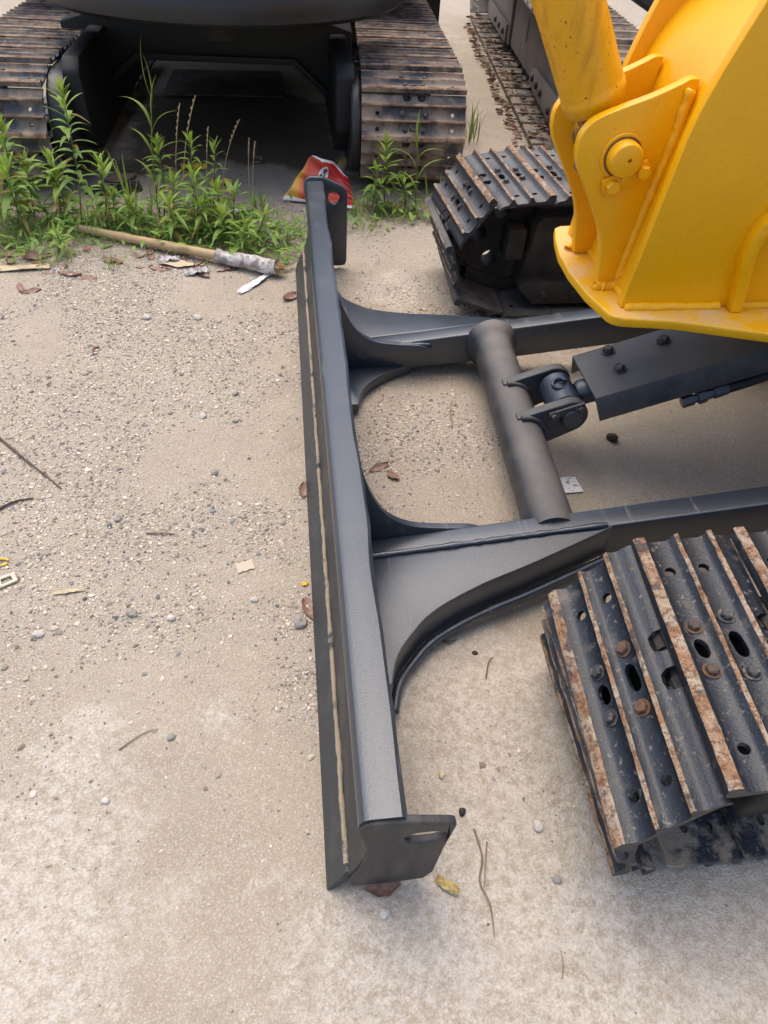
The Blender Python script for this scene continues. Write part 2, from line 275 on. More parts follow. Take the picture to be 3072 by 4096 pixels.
# ------------------------------------------------------------------ ground
OIL_SHADE = [(-0.1, 4.3, 0.5, 1.0), (-0.55, 4.0, 0.35, 0.9), (-0.45, 4.7, 0.5, 1.0), (0.1, 3.75, 0.22, 0.6), (-0.75, 3.6, 0.2, 0.5)]  # dark blotches: part oil stain, part painted shade under the parked excavator
def oil_shade(x, y): return np.clip(sum(a*np.exp(-((x-cx)**2+(y-cy)**2)/(r_*r_)) for cx, cy, r_, a in OIL_SHADE), 0, 1)
def make_ground():
    xs = np.concatenate([[-900, -200, -60, -20, -8], np.arange(-3.2, 4.2, 0.022), [8, 20, 60, 200, 900]])
    ys = np.concatenate([[-900, -200, -60, -20, -6], np.arange(-1.4, 5.0, 0.022), np.arange(5.0, 9.0, 0.08), [12, 20, 60, 200, 900]])
    X, Y = np.meshgrid(xs, ys); nx, ny = len(xs), len(ys)
    Z = ground_z(X, Y)
    v = np.stack([X, Y, Z], -1).reshape(-1, 3)
    i = (np.arange(ny-1)[:, None]*nx+np.arange(nx-1)[None]).ravel()
    f = np.stack([i, i+1, i+1+nx, i+nx], 1)
    me = bpy.data.meshes.new('ground'); me.vertices.add(len(v)); me.vertices.foreach_set('co', v.ravel())
    me.loops.add(f.size); me.loops.foreach_set('vertex_index', f.ravel().astype(np.int32))
    me.polygons.add(len(f)); me.polygons.foreach_set('loop_start', np.arange(0, f.size, 4, dtype=np.int32))
    me.update(calc_edges=True)
    me.polygons.foreach_set('use_smooth', [True]*len(f))
    for nm, fn in (('concrete', conc), ('gravelly', grav), ('oily_shaded', oil_shade)):
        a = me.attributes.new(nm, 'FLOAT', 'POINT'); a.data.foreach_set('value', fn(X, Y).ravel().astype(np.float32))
    M = bpy.data.materials.new('dusty_ground'); M.use_nodes = True; t = M.node_tree; N = t.nodes; Lk = t.links.new; b = N['Principled BSDF']
    b.inputs['Roughness'].default_value = 0.95; b.inputs['Specular IOR Level'].default_value = 0.2
    geo = N.new('ShaderNodeNewGeometry')
    def noise(sc, det=6, rough=0.6):
        n = N.new('ShaderNodeTexNoise'); n.inputs['Scale'].default_value = sc; n.inputs['Detail'].default_value = det; n.inputs['Roughness'].default_value = rough
        Lk(geo.outputs['Position'], n.inputs['Vector']); return n.outputs['Fac']
    def mr(x, lo, hi, a=0.0, c=1.0):
        r = N.new('ShaderNodeMapRange'); r.inputs[1].default_value = lo; r.inputs[2].default_value = hi; r.inputs[3].default_value = a; r.inputs[4].default_value = c
        Lk(x, r.inputs[0]); return r.outputs[0]
    def mix(f, A, B):
        x = N.new('ShaderNodeMix'); x.data_type = 'RGBA'
        if isinstance(f, float): x.inputs['Factor'].default_value = f
        else: Lk(f, x.inputs['Factor'])
        for nm, c in (('A', A), ('B', B)):
            if isinstance(c, tuple): x.inputs[nm].default_value = (*c, 1)
            else: Lk(c, x.inputs[nm])
        return x.outputs['Result']
    def op(o, a, b_):
        x = N.new('ShaderNodeMath'); x.operation = o
        for i_, c in enumerate((a, b_)):
            if isinstance(c, (int, float)): x.inputs[i_].default_value = c
            else: Lk(c, x.inputs[i_])
        return x.outputs[0]
    at = {}
    for nm in ('concrete', 'gravelly', 'oily_shaded'):
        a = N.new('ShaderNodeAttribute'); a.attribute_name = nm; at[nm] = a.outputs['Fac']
    col = mix(mr(noise(3, 5), 0.35, 0.7), (0.41, 0.340, 0.252), (0.34, 0.278, 0.204))
    col = mix(mr(noise(110, 5, 0.7), 0.48, 0.68, 0, 0.5), col, (0.50, 0.43, 0.335))
    col = mix(mr(noise(330, 4, 0.7), 0.52, 0.66, 0, 0.6), col, (0.25, 0.205, 0.155))
    v2 = N.new('ShaderNodeTexVoronoi'); v2.inputs['Scale'].default_value = 62; Lk(geo.outputs['Position'], v2.inputs['Vector'])
    sp_ = N.new('ShaderNodeSeparateColor'); Lk(v2.outputs['Color'], sp_.inputs[0])
    dots = op('MULTIPLY', mr(v2.outputs['Distance'], 0.24, 0.14), mr(sp_.outputs[0], 0.80, 0.84))
    col = mix(op('MULTIPLY', dots, 0.7), col, mix(mr(sp_.outputs[1], 0.4, 0.6), (0.20, 0.17, 0.145), (0.60, 0.54, 0.45)))
    # worn concrete showing through the dust
    cm = op('MULTIPLY', mr(op('ADD', op('MULTIPLY', at['concrete'], 0.5), noise(9, 8, 0.72)), 0.66, 0.86), mr(noise(60, 6, 0.75), 0.40, 0.56))
    cc = mix(mr(noise(160, 4), 0.4, 0.65), (0.62, 0.565, 0.485), (0.46, 0.40, 0.325))
    col = mix(op('MULTIPLY', cm, 0.85), col, cc)
    sw = N.new('ShaderNodeVectorMath'); sw.operation = 'MULTIPLY'; sw.inputs[1].default_value = (2.2, 16, 1)
    rot = N.new('ShaderNodeVectorRotate'); rot.rotation_type = 'Z_AXIS'; rot.inputs['Angle'].default_value = 0.35; Lk(geo.outputs['Position'], rot.inputs['Vector']); Lk(rot.outputs[0], sw.inputs[0])
    ns = N.new('ShaderNodeTexNoise'); ns.inputs['Scale'].default_value = 1.6; ns.inputs['Detail'].default_value = 6; Lk(sw.outputs[0], ns.inputs['Vector'])
    col = mix(mr(ns.outputs['Fac'], 0.5, 0.72, 0, 0.45), col, (0.34, 0.285, 0.22))
    # fine grit
    vo = N.new('ShaderNodeTexVoronoi'); vo.inputs['Scale'].default_value = 210; Lk(geo.outputs['Position'], vo.inputs['Vector'])
    sat = N.new('ShaderNodeHueSaturation'); sat.inputs['Saturation'].default_value = 0.15; Lk(vo.outputs['Color'], sat.inputs['Color'])
    gc = mix(0.6, sat.outputs[0], (0.44, 0.37, 0.28))
    gm = op('MULTIPLY', mr(vo.outputs['Distance'], 0.55, 0.25), mr(op('ADD', at['gravelly'], op('MULTIPLY', noise(25, 4), 0.4)), 0.3, 0.8, 0.42, 0.8))
    col = mix(gm, col, gc)
    om = mr(op('ADD', op('MULTIPLY', at['oily_shaded'], 0.7), op('MULTIPLY', noise(5, 7, 0.65), 0.8)), 0.62, 0.80, 0, 0.85)
    col = mix(om, col, (0.10, 0.072, 0.05))  # oil brown that also deepens the shade by colour
    Lk(col, b.inputs['Base Color'])
    h = op('ADD', op('MULTIPLY', noise(220, 5, 0.7), 0.0032), op('MULTIPLY', gm, 0.0022))
    h = op('ADD', h, op('MULTIPLY', noise(40, 6, 0.65), 0.005))
    bp = N.new('ShaderNodeBump'); bp.inputs['Distance'].default_value = 1.0; bp.inputs['Strength'].default_value = 1.0; Lk(h, bp.inputs['Height']); Lk(bp.outputs[0], b.inputs['Normal'])
    me.materials.append(M)
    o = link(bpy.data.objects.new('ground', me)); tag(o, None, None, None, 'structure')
make_ground()

def rock_variants(k=6):
    b = bmesh.new(); bmesh.ops.create_icosphere(b, subdivisions=1, radius=1.0)
    V = np.array([v.co[:] for v in b.verts]); F = np.array([[v.index for v in f.verts] for f in b.faces]); b.free()
    out = []
    for _ in range(k):
        A = V*(1+rng.uniform(-0.38, 0.38, (len(V), 1)))*np.array([1, rng.uniform(0.6, 1), rng.uniform(0.45, 0.75)])
        out.append(A)
    return out, F
RV, RF = rock_variants()
def bulk(name, V, F, mats, mi=None, smooth=False):
    me = bpy.data.meshes.new(name); me.vertices.add(len(V)); me.vertices.foreach_set('co', V.astype(np.float32).ravel())
    n = F.shape[1]
    me.loops.add(F.size); me.loops.foreach_set('vertex_index', F.ravel().astype(np.int32))
    me.polygons.add(len(F)); me.polygons.foreach_set('loop_start', np.arange(0, F.size, n, dtype=np.int32))
    for mm in mats: me.materials.append(mm)
    if mi is not None: me.polygons.foreach_set('material_index', mi.astype(np.int32))
    me.polygons.foreach_set('use_smooth', [bool(smooth)]*len(F))
    me.update(calc_edges=True); return me
def make_gravel():
    n = 420000
    x = rng.uniform(-2.0, 1.7, n); y = rng.uniform(-0.75, 4.4, n)
    d = np.where(y > 3.45, 0, 0.014+grav(x, y)*0.75*np.where(y > 2.6, 0.5, 1))
    k = rng.random(n) < d; x, y = x[k], y[k]; n = len(x)
    r = np.clip(np.exp(rng.normal(math.log(0.0026), 0.42, n)), 0.0014, 0.0095); r = np.where(rng.random(n) < grav(x, y)*1.3+0.05, r, np.minimum(r*0.6, 0.003))
    z = ground_z(x, y)+r*0.15
    a = rng.uniform(0, 2*PI, n); va = rng.integers(0, len(RV), n)
    base = np.stack(RV)[va]*r[:, None, None]
    c, s = np.cos(a)[:, None], np.sin(a)[:, None]
    P = np.stack([base[..., 0]*c-base[..., 1]*s+x[:, None], base[..., 0]*s+base[..., 1]*c+y[:, None], base[..., 2]+z[:, None]], -1)
    nv = P.shape[1]
    F = (RF[None]+(np.arange(n)*nv)[:, None, None]).reshape(-1, 3)
    mi = np.repeat((rng.random(n) < 0.10).astype(int), len(RF))
    o = link(bpy.data.objects.new('gravel', bulk('gravel', P.reshape(-1, 3), F, [M_gravel, M_gravdk], mi)))
    tag(o, 'loose sandy gravel scattered over the dusty ground', 'gravel', None, 'stuff')
make_gravel()

# ------------------------------------------------------------------ shared hardware
def hexbolt(r=0.0095, h=0.009):
    b = MB(); b.cyl((0, 0, 0), (0, 0, 0.0022), r*1.55, n=18); b.lathe((0, 0, 0.0022), (0, 0, 1), [(0, r*1.12), (h*0.75, r*1.12), (h, r*0.9)], 6)
    return b
def mshared(b, name, mats, smooth=None, bevel=0): 
    me, c = b.mesh(name, mats, smooth, False); return modded(me, Vector((0, 0, 0)), bevel) if bevel else me
ME_boltr = mshared(hexbolt(), 'shoe_bolt', M_boltr); ME_bolt = mshared(hexbolt(), 'shoe_bolt', M_bolt)

def shoe_mesh(W, p, mp, mrust, skew, name, g=0.026):
    """triple-grouser shoe: x along travel, y across, z outwards (0 = inner face)"""
    k = p/0.2
    top = [(-0.012, 0.006), (-0.012, g), (-0.009, g+0.003), (0.008, g+0.003), (0.011, g), (0.020, 0.014), (0.027, 0.010), (0.056, 0.010), (0.063, 0.014), (0.069, g), (0.0705, g+0.002), (0.0765, g+0.002), (0.078, g), (0.083, 0.014), (0.090, 0.010), (0.122, 0.010), (0.129, 0.014), (0.134, g), (0.1355, g+0.002), (0.1425, g+0.002), (0.144, g), (0.150, 0.015), (0.158, 0.010), (0.168, 0.009), (0.180, 0.005), (0.189, -0.003)]
    bot = [(0.186, -0.009), (0.176, -0.003), (0.166, 0.0), (0.004, 0.0), (-0.006, 0.001)]
    poly = [(x*k, z) for x, z in top+bot]
    n = 22
    b = MB(); P = len(poly); vs = []; fs = []; mi = []
    L = random.Random(3)
    for j in range(n+1):
        y = -W/2+W*j/n
        for i, (x, z) in enumerate(poly):
            dz = 0.0
            if z > g-0.001: dz = L.uniform(-0.0028, 0.0006)
            vs.append((x+skew*y, y, z+dz))
    rust = {1, 2, 3, 9, 10, 11, 17, 18, 19}
    for j in range(n):
        for i in range(P):
            a = j*P+i; c = j*P+(i+1) % P
            fs.append((a, c, c+P, a+P)); mi.append(1 if i in rust else 0)
    fs.append(tuple(range(P-1, -1, -1))); mi.append(0); fs.append(tuple(range(n*P, n*P+P))); mi.append(0)
    b.v = vs; b.f = fs; b.mi = mi
    me, c = b.mesh(name, [mp, mrust], None, False)
    cut = MB()
    for xr in (0.0415, 0.106):
        xr *= k
        for y in (-W/2+0.062, W/2-0.072): cut.prism(circ(xr+skew*y, y, 0.0095, 14), -0.03, 0.022, 'z')
        cut.prism([(xr+skew*0.0+v*0.7, u) for u, v in slot(0.0, 0.0, 0.010 if xr > 0.08*k else 0.003, 0.0155)], -0.03, 0.021, 'z')
    for y in (-0.034, 0.034):
        x0 = 0.158*k+skew*y; cut.prism([(x0+0.012, y-0.019), (x0+0.05, y-0.019), (x0+0.05, y+0.019), (x0+0.012, y+0.019), (x0, y+0.013), (x0-0.002, y), (x0, y-0.013)], -0.03, 0.03, 'z')
    return modded(me, Vector((0, 0, 0)), 0, 0, cut, 40)
def link_mesh(p, name):
    b = MB()
    for y in (-0.047, 0.047):
        prof = arc(0.02, -0.028, 0.022, 90, 270, 5)+arc(p-0.01, -0.028, 0.020, -90, 90, 5)
        b.prism(prof, y-0.011, y+0.011); b.cyl((0.0, y-0.02, -0.030), (0.0, y+0.02, -0.030), 0.018, n=10)
        b.cyl((p*0.95, y-0.03, -0.010), (p*0.95, y+0.03, -0.010), 0.013, n=10)
    b.cyl((0, -0.062, -0.03), (0, 0.062, -0.03), 0.012, n=10)
    return mshared(b, name, M_black, 35)

def build_track(parent, Mt, r, z0, Lx, W, p, s0, skew, mp, mrust, vis, extras, mpb=None, r_link=True, chain_label=None):
    """Mt: track-local -> world; local x=0 is the foremost point of the shoe path; returns chain part. vis: set of shoe ids with bolts"""
    xc = r; per = 2*Lx+2*PI*r; n = int(round(per/p)); pp = per/n
    def path(s):
        s = s % per
        if s < Lx: return Vector((xc+s, 0, z0+r))
        s -= Lx
        if s < PI*r: a = PI/2-s/r; return Vector((xc+Lx+r*math.cos(a), 0, z0+r*math.sin(a)))
        s -= PI*r
        if s < Lx: return Vector((xc+Lx-s, 0, z0-r))
        s -= Lx; a = -PI/2-s/r; return Vector((xc+r*math.cos(a), 0, z0+r*math.sin(a)))
    vis = {k % n for k in vis}
    me_s = shoe_mesh(W, pp, mp, mrust, skew, 'track_shoe')
    me_b = shoe_mesh(W, pp, mpb, mrust, skew, 'track_shoe') if mpb else me_s
    ch = MB(); lm = MB()                      # chain: links joined into one part
    lk = link_mesh(pp, 'track_chain'); lv = [v.co.copy() for v in lk.vertices]; lf = [tuple(f.vertices) for f in lk.polygons]
    mats = []
    for k in range(n):
        A = path(s0+k*pp); B = path(s0+(k+1)*pp); sc = 1.0
        if 'poly' in extras and k-n in extras['poly']:
            a, c = extras['poly'][k-n]; A = Vector((a[0], 0, a[1])); B = Vector((c[0], 0, c[1])); sc = (B-A).length/pp
        elif 'low' in extras and k-n < extras['low'][0] and B.x < A.x and A.z < z0-0.9*r:
            q, x1, lp = extras['low']; jj = q-1-(k-n); A = Vector((x1+(jj+1)*lp, 0, z0-r)); B = Vector((x1+jj*lp, 0, z0-r)); sc = lp/pp
        d = (B-A).normalized(); nn = Vector((-d.z, 0, d.x))
        T = Matrix(((d.x, 0, nn.x, A.x), (0, 1, 0, A.y), (d.z, 0, nn.z, A.z), (0, 0, 0, 1)))
        if extras.get('flip'): T = T @ Matrix.Translation((pp, 0, 0)) @ Matrix.Rotation(PI, 4, 'Z')
        if 'dy' in extras and sc != 1.0: T = Matrix.Translation((0, extras['dy']*(0.4 if k == n-2 else 1.0), 0)) @ T
        if sc != 1.0: T = T @ Matrix.Diagonal((sc, 1, 1, 1))
        ch.add(lv, lf, 0, T)
        mats.append(T)
    chain = ch.obj('track_chain', M_black, parent, 35, Mt)
    for k, T in enumerate(mats):
        if k not in vis and extras.get('only'): continue
        low = T[2][2] < -0.7
        link(bpy.data.objects.new('track_shoe', me_b if low else me_s), chain, Mt @ T)
        if k in vis:
            for xr in (0.0415, 0.106):
                for y in (-0.042-(0.012 if xr > 0.08 else 0), 0.042+(0.012 if xr > 0.08 else 0)):
                    y2 = y
                    Tb = T @ Matrix.Translation((xr*pp/0.2+skew*y2, y2, 0.010)) @ Matrix.Rotation(rnd.uniform(0, 1), 4, 'Z')
                    ob = link(bpy.data.objects.new('shoe_bolt', ME_boltr if rnd.random() < 0.5 else ME_bolt), chain, Mt @ Tb)
    return chain

# ------------------------------------------------------------------ yellow excavator in front
EX = empty('excavator', (0.9, 1.19, 0), 'yellow excavator with grey dozer blade and rusty steel tracks at the right', 'excavator')

# --- dozer blade
def wob(y, s, amp): return amp*(vnoise(np.array([y*s]), np.array([3.3]), 1.0)[0]-0.5)*2
def blade():
    prof = [(0.046, 0.298), (0.0455, 0.322), (0.0475, 0.336), (0.0535, 0.345), (0.062, 0.349), (0.109, 0.350), (0.1145, 0.346), (0.124, 0.262), (0.132, 0.16), (0.092, 0.10), (0.060, 0.062), (0.040, 0.050), (0.034, 0.074), (0.044, 0.11), (0.056, 0.16), (0.060, 0.20), (0.060, 0.235), (0.057, 0.262), (0.051, 0.278)]
    # material: face (scuffed) on the moldboard front, paint elsewhere
    n = 110; P = len(prof); b = MB(); vs = []; fs = []; mi = []
    for j in range(n+1):
        y = 0.004+(2.396-0.004)*j/n
        for i, (x, z) in enumerate(prof):
            dx = dz = 0
            if i == 6: dx = wob(y, 7, 0.005)+wob(y, 30, 0.0018)
            if i == 5: dx = wob(y, 7, 0.005)
            if i in (0, 1, 2, 3, 4, 5): dx += wob(y, 2, 0.0012); dz = wob(y+5, 9, 0.0005)
            vs.append((x+dx, y-(0.088*z if j == 0 else 0), z+dz))
    for j in range(n):
        for i in range(P):
            a = j*P+i; c = j*P+(i+1) % P
            fs.append((a, c, c+P, a+P)); mi.append(1 if i >= 11 or i in (6, 7) else 0)
    fs += [tuple(range(P-1, -1, -1)), tuple(range(n*P, n*P+P))]; mi += [0, 0]
    b.v, b.f, b.mi = vs, fs, mi
    return b.obj('dozer_blade', [M_steel, M_face], EX, 27)
BL = blade()
MB().prism([(-0.003, 0.001), (0.004, -0.004), (0.046, 0.052), (0.036, 0.079), (0.030, 0.078)], 0.0, 2.4).obj('cutting_edge', M_edge, BL, 30, None, 0.0015)
wb = MB()
pts = [(0.0325+wob(y, 21, 0.0012), y, 0.081+wob(y+3, 13, 0.003)) for y in np.linspace(0.012, 2.388, 190)]
wb.tube(pts, 0.0050, 8, 0, 0.22).obj('weld_bead', M_weldsand, BL, 60)
# near end plate (leans outwards towards its top) and far end plate
def endplate(poly, holes, yf, th, mats):
    b = MB(); b.prism(poly, lambda p: yf(p[1]), lambda p: yf(p[1])+th)
    c = MB()
    for h in holes: c.prism(h, yf(0.27)-0.08, yf(0.27)+0.08)
    return b.obj('end_plate', mats, BL, 35, None, 0.004, 3, c)
near_poly = [(0.046, 0.30), (0.046, 0.322), (0.052, 0.336), (0.066, 0.343), (0.118, 0.338), (0.178, 0.320), (0.187, 0.314), (0.189, 0.302), (0.183, 0.20), (0.180, 0.06), (0.168, 0.022), (0.10, 0.014), (0.040, 0.020), (0.036, 0.06), (0.052, 0.12), (0.060, 0.19), (0.059, 0.23), (0.052, 0.27)]
endplate(near_poly, [[(x, z) for x, z in slot(0.147, 0.262, 0.007, 0.025)]], lambda z: -0.002-0.09*z, 0.014, M_face)
far_poly = [(0.043, 0.30), (0.043, 0.33), (0.050, 0.352), (0.068, 0.362), (0.118, 0.361), (0.196, 0.325), (0.210, 0.309), (0.2115, 0.29), (0.209, 0.03), (0.203, 0.014), (0.182, 0.010), (0.12, 0.012), (0.05, 0.03), (0.034, 0.06), (0.050, 0.12), (0.058, 0.19), (0.057, 0.24)]
endplate(far_poly, [circ(0.1585, 0.283, 0.0225, 20)], lambda z: 2.397+0.02*z, 0.018, M_steel)

# --- push arms, gussets, flares
def arm_top(x): return 0.175+0.125*(x-0.72)
for yi, side in ((0.74, -1), (1.59, 1)):
    b = MB(); yo = yi+side*0.062
    poly = [(0.130, arm_top(0.13)), (2.1, arm_top(2.1)), (2.1, arm_top(2.1)-0.115), (0.72, arm_top(0.72)-0.112), (0.130, 0.005)]
    b.prism(poly, min(yi, yo), max(yi, yo))
    A = b.obj('push_arm', M_steel, EX, 35, None, 0.006, 3)
    # upright gusset on the inner face, its rim curving up to the blade top
    g = smoothline([(0.118, 0, 0.325), (0.140, 0, 0.255), (0.178, 0, 0.185), (0.235, 0, 0.145), (0.31, 0, 0.131), (0.385, 0, 0.125), (0.43, 0, 0.108)], 5)
    gp = [(p.x, p.z) for p in g]+[(0.40, 0.09), (0.125, 0.075)]
    y0 = yi-0.001 if side < 0 else yi-0.017; MB().prism(gp, y0, y0+0.018).obj('gusset', M_steel, A, 35, None, 0.003, 2)
    # flared wing on the outer side: box with a hollow curved outer edge
    e = smoothline([(0.715, 0.062, 0), (0.60, 0.105, 0), (0.49, 0.145, 0), (0.37, 0.185, 0), (0.26, 0.238, 0), (0.20, 0.295, 0), (0.165, 0.345, 0), (0.148, 0.405, 0)], 5)
    wing = [(p.x, yi+side*p.y) for p in e]+[(0.126, yi+side*0.405), (0.126, yi+side*0.055), (0.715, yi+side*0.055)]
    if side > 0: wing = wing[::-1]
    zt = lambda p: 0.012+max(0, arm_top(p[0]))*0.92
    b = MB(); b.prism(wing, lambda p: 0.018+0.10*max(0, p[0]-0.2), zt, 'z'); b.obj('flare_plate', M_steel, A, 40, None, 0.004, 2)
    lip = [(p.x+0.008, yi+side*(p.y+0.012), 0.022+0.10*max(0, p.x-0.2)) for p in e]
    MB().tube(lip, 0.010, 8, 0, 0.1).obj('weld_bead', M_steel, A, 60)
    # thin bottom web on the inner side by the blade
    e2 = smoothline([(0.37, -0.01, 0), (0.29, 0.03, 0), (0.225, 0.085, 0), (0.190, 0.14, 0), (0.172, 0.21, 0)], 5)
    w2 = [(p.x, yi-side*p.y) for p in e2]+[(0.120, yi-side*0.21), (0.120, yi+side*0.01), (0.37, yi+side*0.01)]
    if side < 0: w2 = w2[::-1]
    MB().prism(w2, 0.006, 0.040, 'z').obj('bottom_web', M_steel, A, 35, None, 0.004, 2)
    if side < 0:
        MB().tube([(x, yi-0.060, arm_top(x)*0.95+0.012) for x in np.linspace(0.13, 0.70, 40)], 0.007, 7, 0, 0.25).obj('weld_bead', M_steel, A, 60)
    else:
        MB().tube([(x, yi-0.004, 0.128-0.03*(x-0.15)) for x in np.linspace(0.15, 0.42, 22)], 0.008, 7, 0, 0.2).obj('weld_bead', M_steel, A, 60)
# --- cross tube with two lugs
TX, TZ, TR = 0.604, 0.110, 0.063
b = MB(); b.lathe((0.589, 0.715, TZ), (0.628, 1.6, TZ+0.01), [(0, TR), (0.03, TR)]+[(0.03+0.78*i/10, TR) for i in range(1, 11)]+[(0.82, TR+0.003), (0.84, TR+0.010), (0.852, TR+0.020), (0.88, TR+0.022)], 40)
CT = b.obj('cross_tube', M_dusty, EX, 40)
PX, PZ = 0.735, 0.178
for y in (1.095, 1.262):
    d = Vector((PX-TX, PZ-TZ)).normalized(); a0 = math.degrees(math.atan2(d.y, d.x)); rr = 0.052
    poly = arc(PX, PZ, rr, a0-92, a0+92, 14)+[(TX-0.02, TZ+0.068), (TX+0.02, TZ-0.05)]
    MB().prism(poly, y, y+0.030).obj('lug', M_dusty, CT, 35, None, 0.004, 3)
    MB().tube([(TX+0.072*math.cos(t), y-0.002, TZ+0.072*math.sin(t)) for t in np.linspace(-0.7, 1.7, 14)], 0.009, 7, 0, 0.2).obj('weld_bead', M_dusty, CT, 60)
b = MB(); b.lathe((PX+0.004, 1.083, PZ), (PX+0.004, 1.3, PZ), [(0, 0.026), (0.004, 0.03), (0.225, 0.03)], 24); b.obj('lug_pin', M_steel, CT, 35)
b = MB(); b.box(-0.05, 0.05, -0.008, 0, -0.012, 0.012, 0, Matrix.Translation((PX-0.015, 1.094, PZ+0.026)) @ Matrix.Rotation(-0.35, 4, 'Y')); b.obj('pin_keeper', M_dusty, CT, 35, None, 0.002)
for dx, dz in ((-0.05, 0.014), (0.02, 0.036)):
    link(bpy.data.objects.new('keeper_bolt', ME_bolt), CT, Matrix.Translation((PX+dx, 1.086, PZ+dz)) @ Matrix.Rotation(PI/2, 4, 'X'))
# --- blade cylinder under its guard
th = math.atan(0.30); ux = Vector((math.cos(th), 0, math.sin(th))); uz = Vector((-math.sin(th), 0, math.cos(th)))
c0 = Vector((PX, 1.19, PZ))
b = MB(); b.lathe(c0+ux*0.045, c0+ux, [(0, 0.03), (0.01, 0.036), (0.06, 0.036)], 20); b.lathe(c0+ux*0.10, c0+ux, [(0, 0.052), (0.004, 0.058), (1.3, 0.058)], 28)
for s in (-1, 1): pass
b.cyl(c0+Vector((0, -0.058, 0)), c0+Vector((0, 0.058, 0)), 0.048, n=24)
BC = b.obj('blade_cylinder', M_steel, EX, 35)
b = MB(); cb = c0+uz*0.046; b.lathe(cb, cb+uz, [(0, 0.022), (0.012, 0.022), (0.014, 0.018)], 18); bo = MB(); bo.cyl(cb+uz*0.004, cb+uz*0.03, 0.014, n=14); bo.box(-0.02, 0.02, -0.05, 0, 0.004, 0.03, 0, Matrix.Translation(cb))
b.obj('grease_boss', M_steel, BC, 35, None, 0, 2, bo)
# guard sheet: flat top with two folded flanges
def gz(x): return 0.252+0.334*(x-0.785)
yn, yf = 1.080, 1.292
Gs = [(yn-0.022, -0.060), (yn, 0.0), (yf, 0.0), (yf+0.028, -0.070)]
vs = []
for x in (0.785, 2.0):
    for y, dz in Gs: vs.append((x+(0.022 if dz < 0 and x < 1 else 0), y, gz(x)+dz))
inn = [(x, y+(0.006 if y < 1.19 else -0.006)*(1 if i % 4 in (0, 3) else 0.6), z-0.006) for i, (x, y, z) in enumerate(vs)]
b = MB(); fs = [(i, i+4, i+5, i+1) for i in range(3)]
fi = [(i+8, i+9, i+13, i+12) for i in range(3)]
rim = [(i, i+1, i+9, i+8) for i in range(3)]+[(i+4, i+12, i+13, i+5) for i in range(3)]+[(0, 8, 12, 4), (3, 7, 15, 11)]
b.add(vs+inn, fs+fi+rim); b.obj('cylinder_guard', M_dusty, BC, 35, None, 0.002)
big = hexbolt(0.013, 0.014); ME_gb = mshared(big, 'guard_bolt', M_bolt)
def on_guard(x, y): return Matrix.Translation((x, y, gz(x)+0.0005)) @ Matrix.Rotation(-math.atan(0.334), 4, 'Y')
for x, y in ((0.875, 1.262), (0.875, 1.168), (1.015, 1.235)): link(bpy.data.objects.new('guard_bolt', ME_gb), BC, on_guard(x, y))
# hose fitting
b = MB(); h0 = Vector((1.035, 1.075, 0.232)); hd = Vector((1, 0.02, 0.36)).normalized()
b.lathe(h0, h0+hd, [(0, 0.016), (0.032, 0.016), (0.033, 0.012), (0.042, 0.012), (0.043, 0.019), (0.065, 0.019), (0.066, 0.014), (0.085, 0.014), (0.086, 0.0175), (0.125, 0.0165)], 6)
b.obj('hose_fitting', M_steel, BC, 30)
MB().tube(smoothline([h0+hd*0.12, h0+hd*0.2, h0+hd*0.4+Vector((0, 0.005, 0)), h0+hd*0.8], 6), 0.0145, 12).obj('hose', M_rubber, BC, 50)

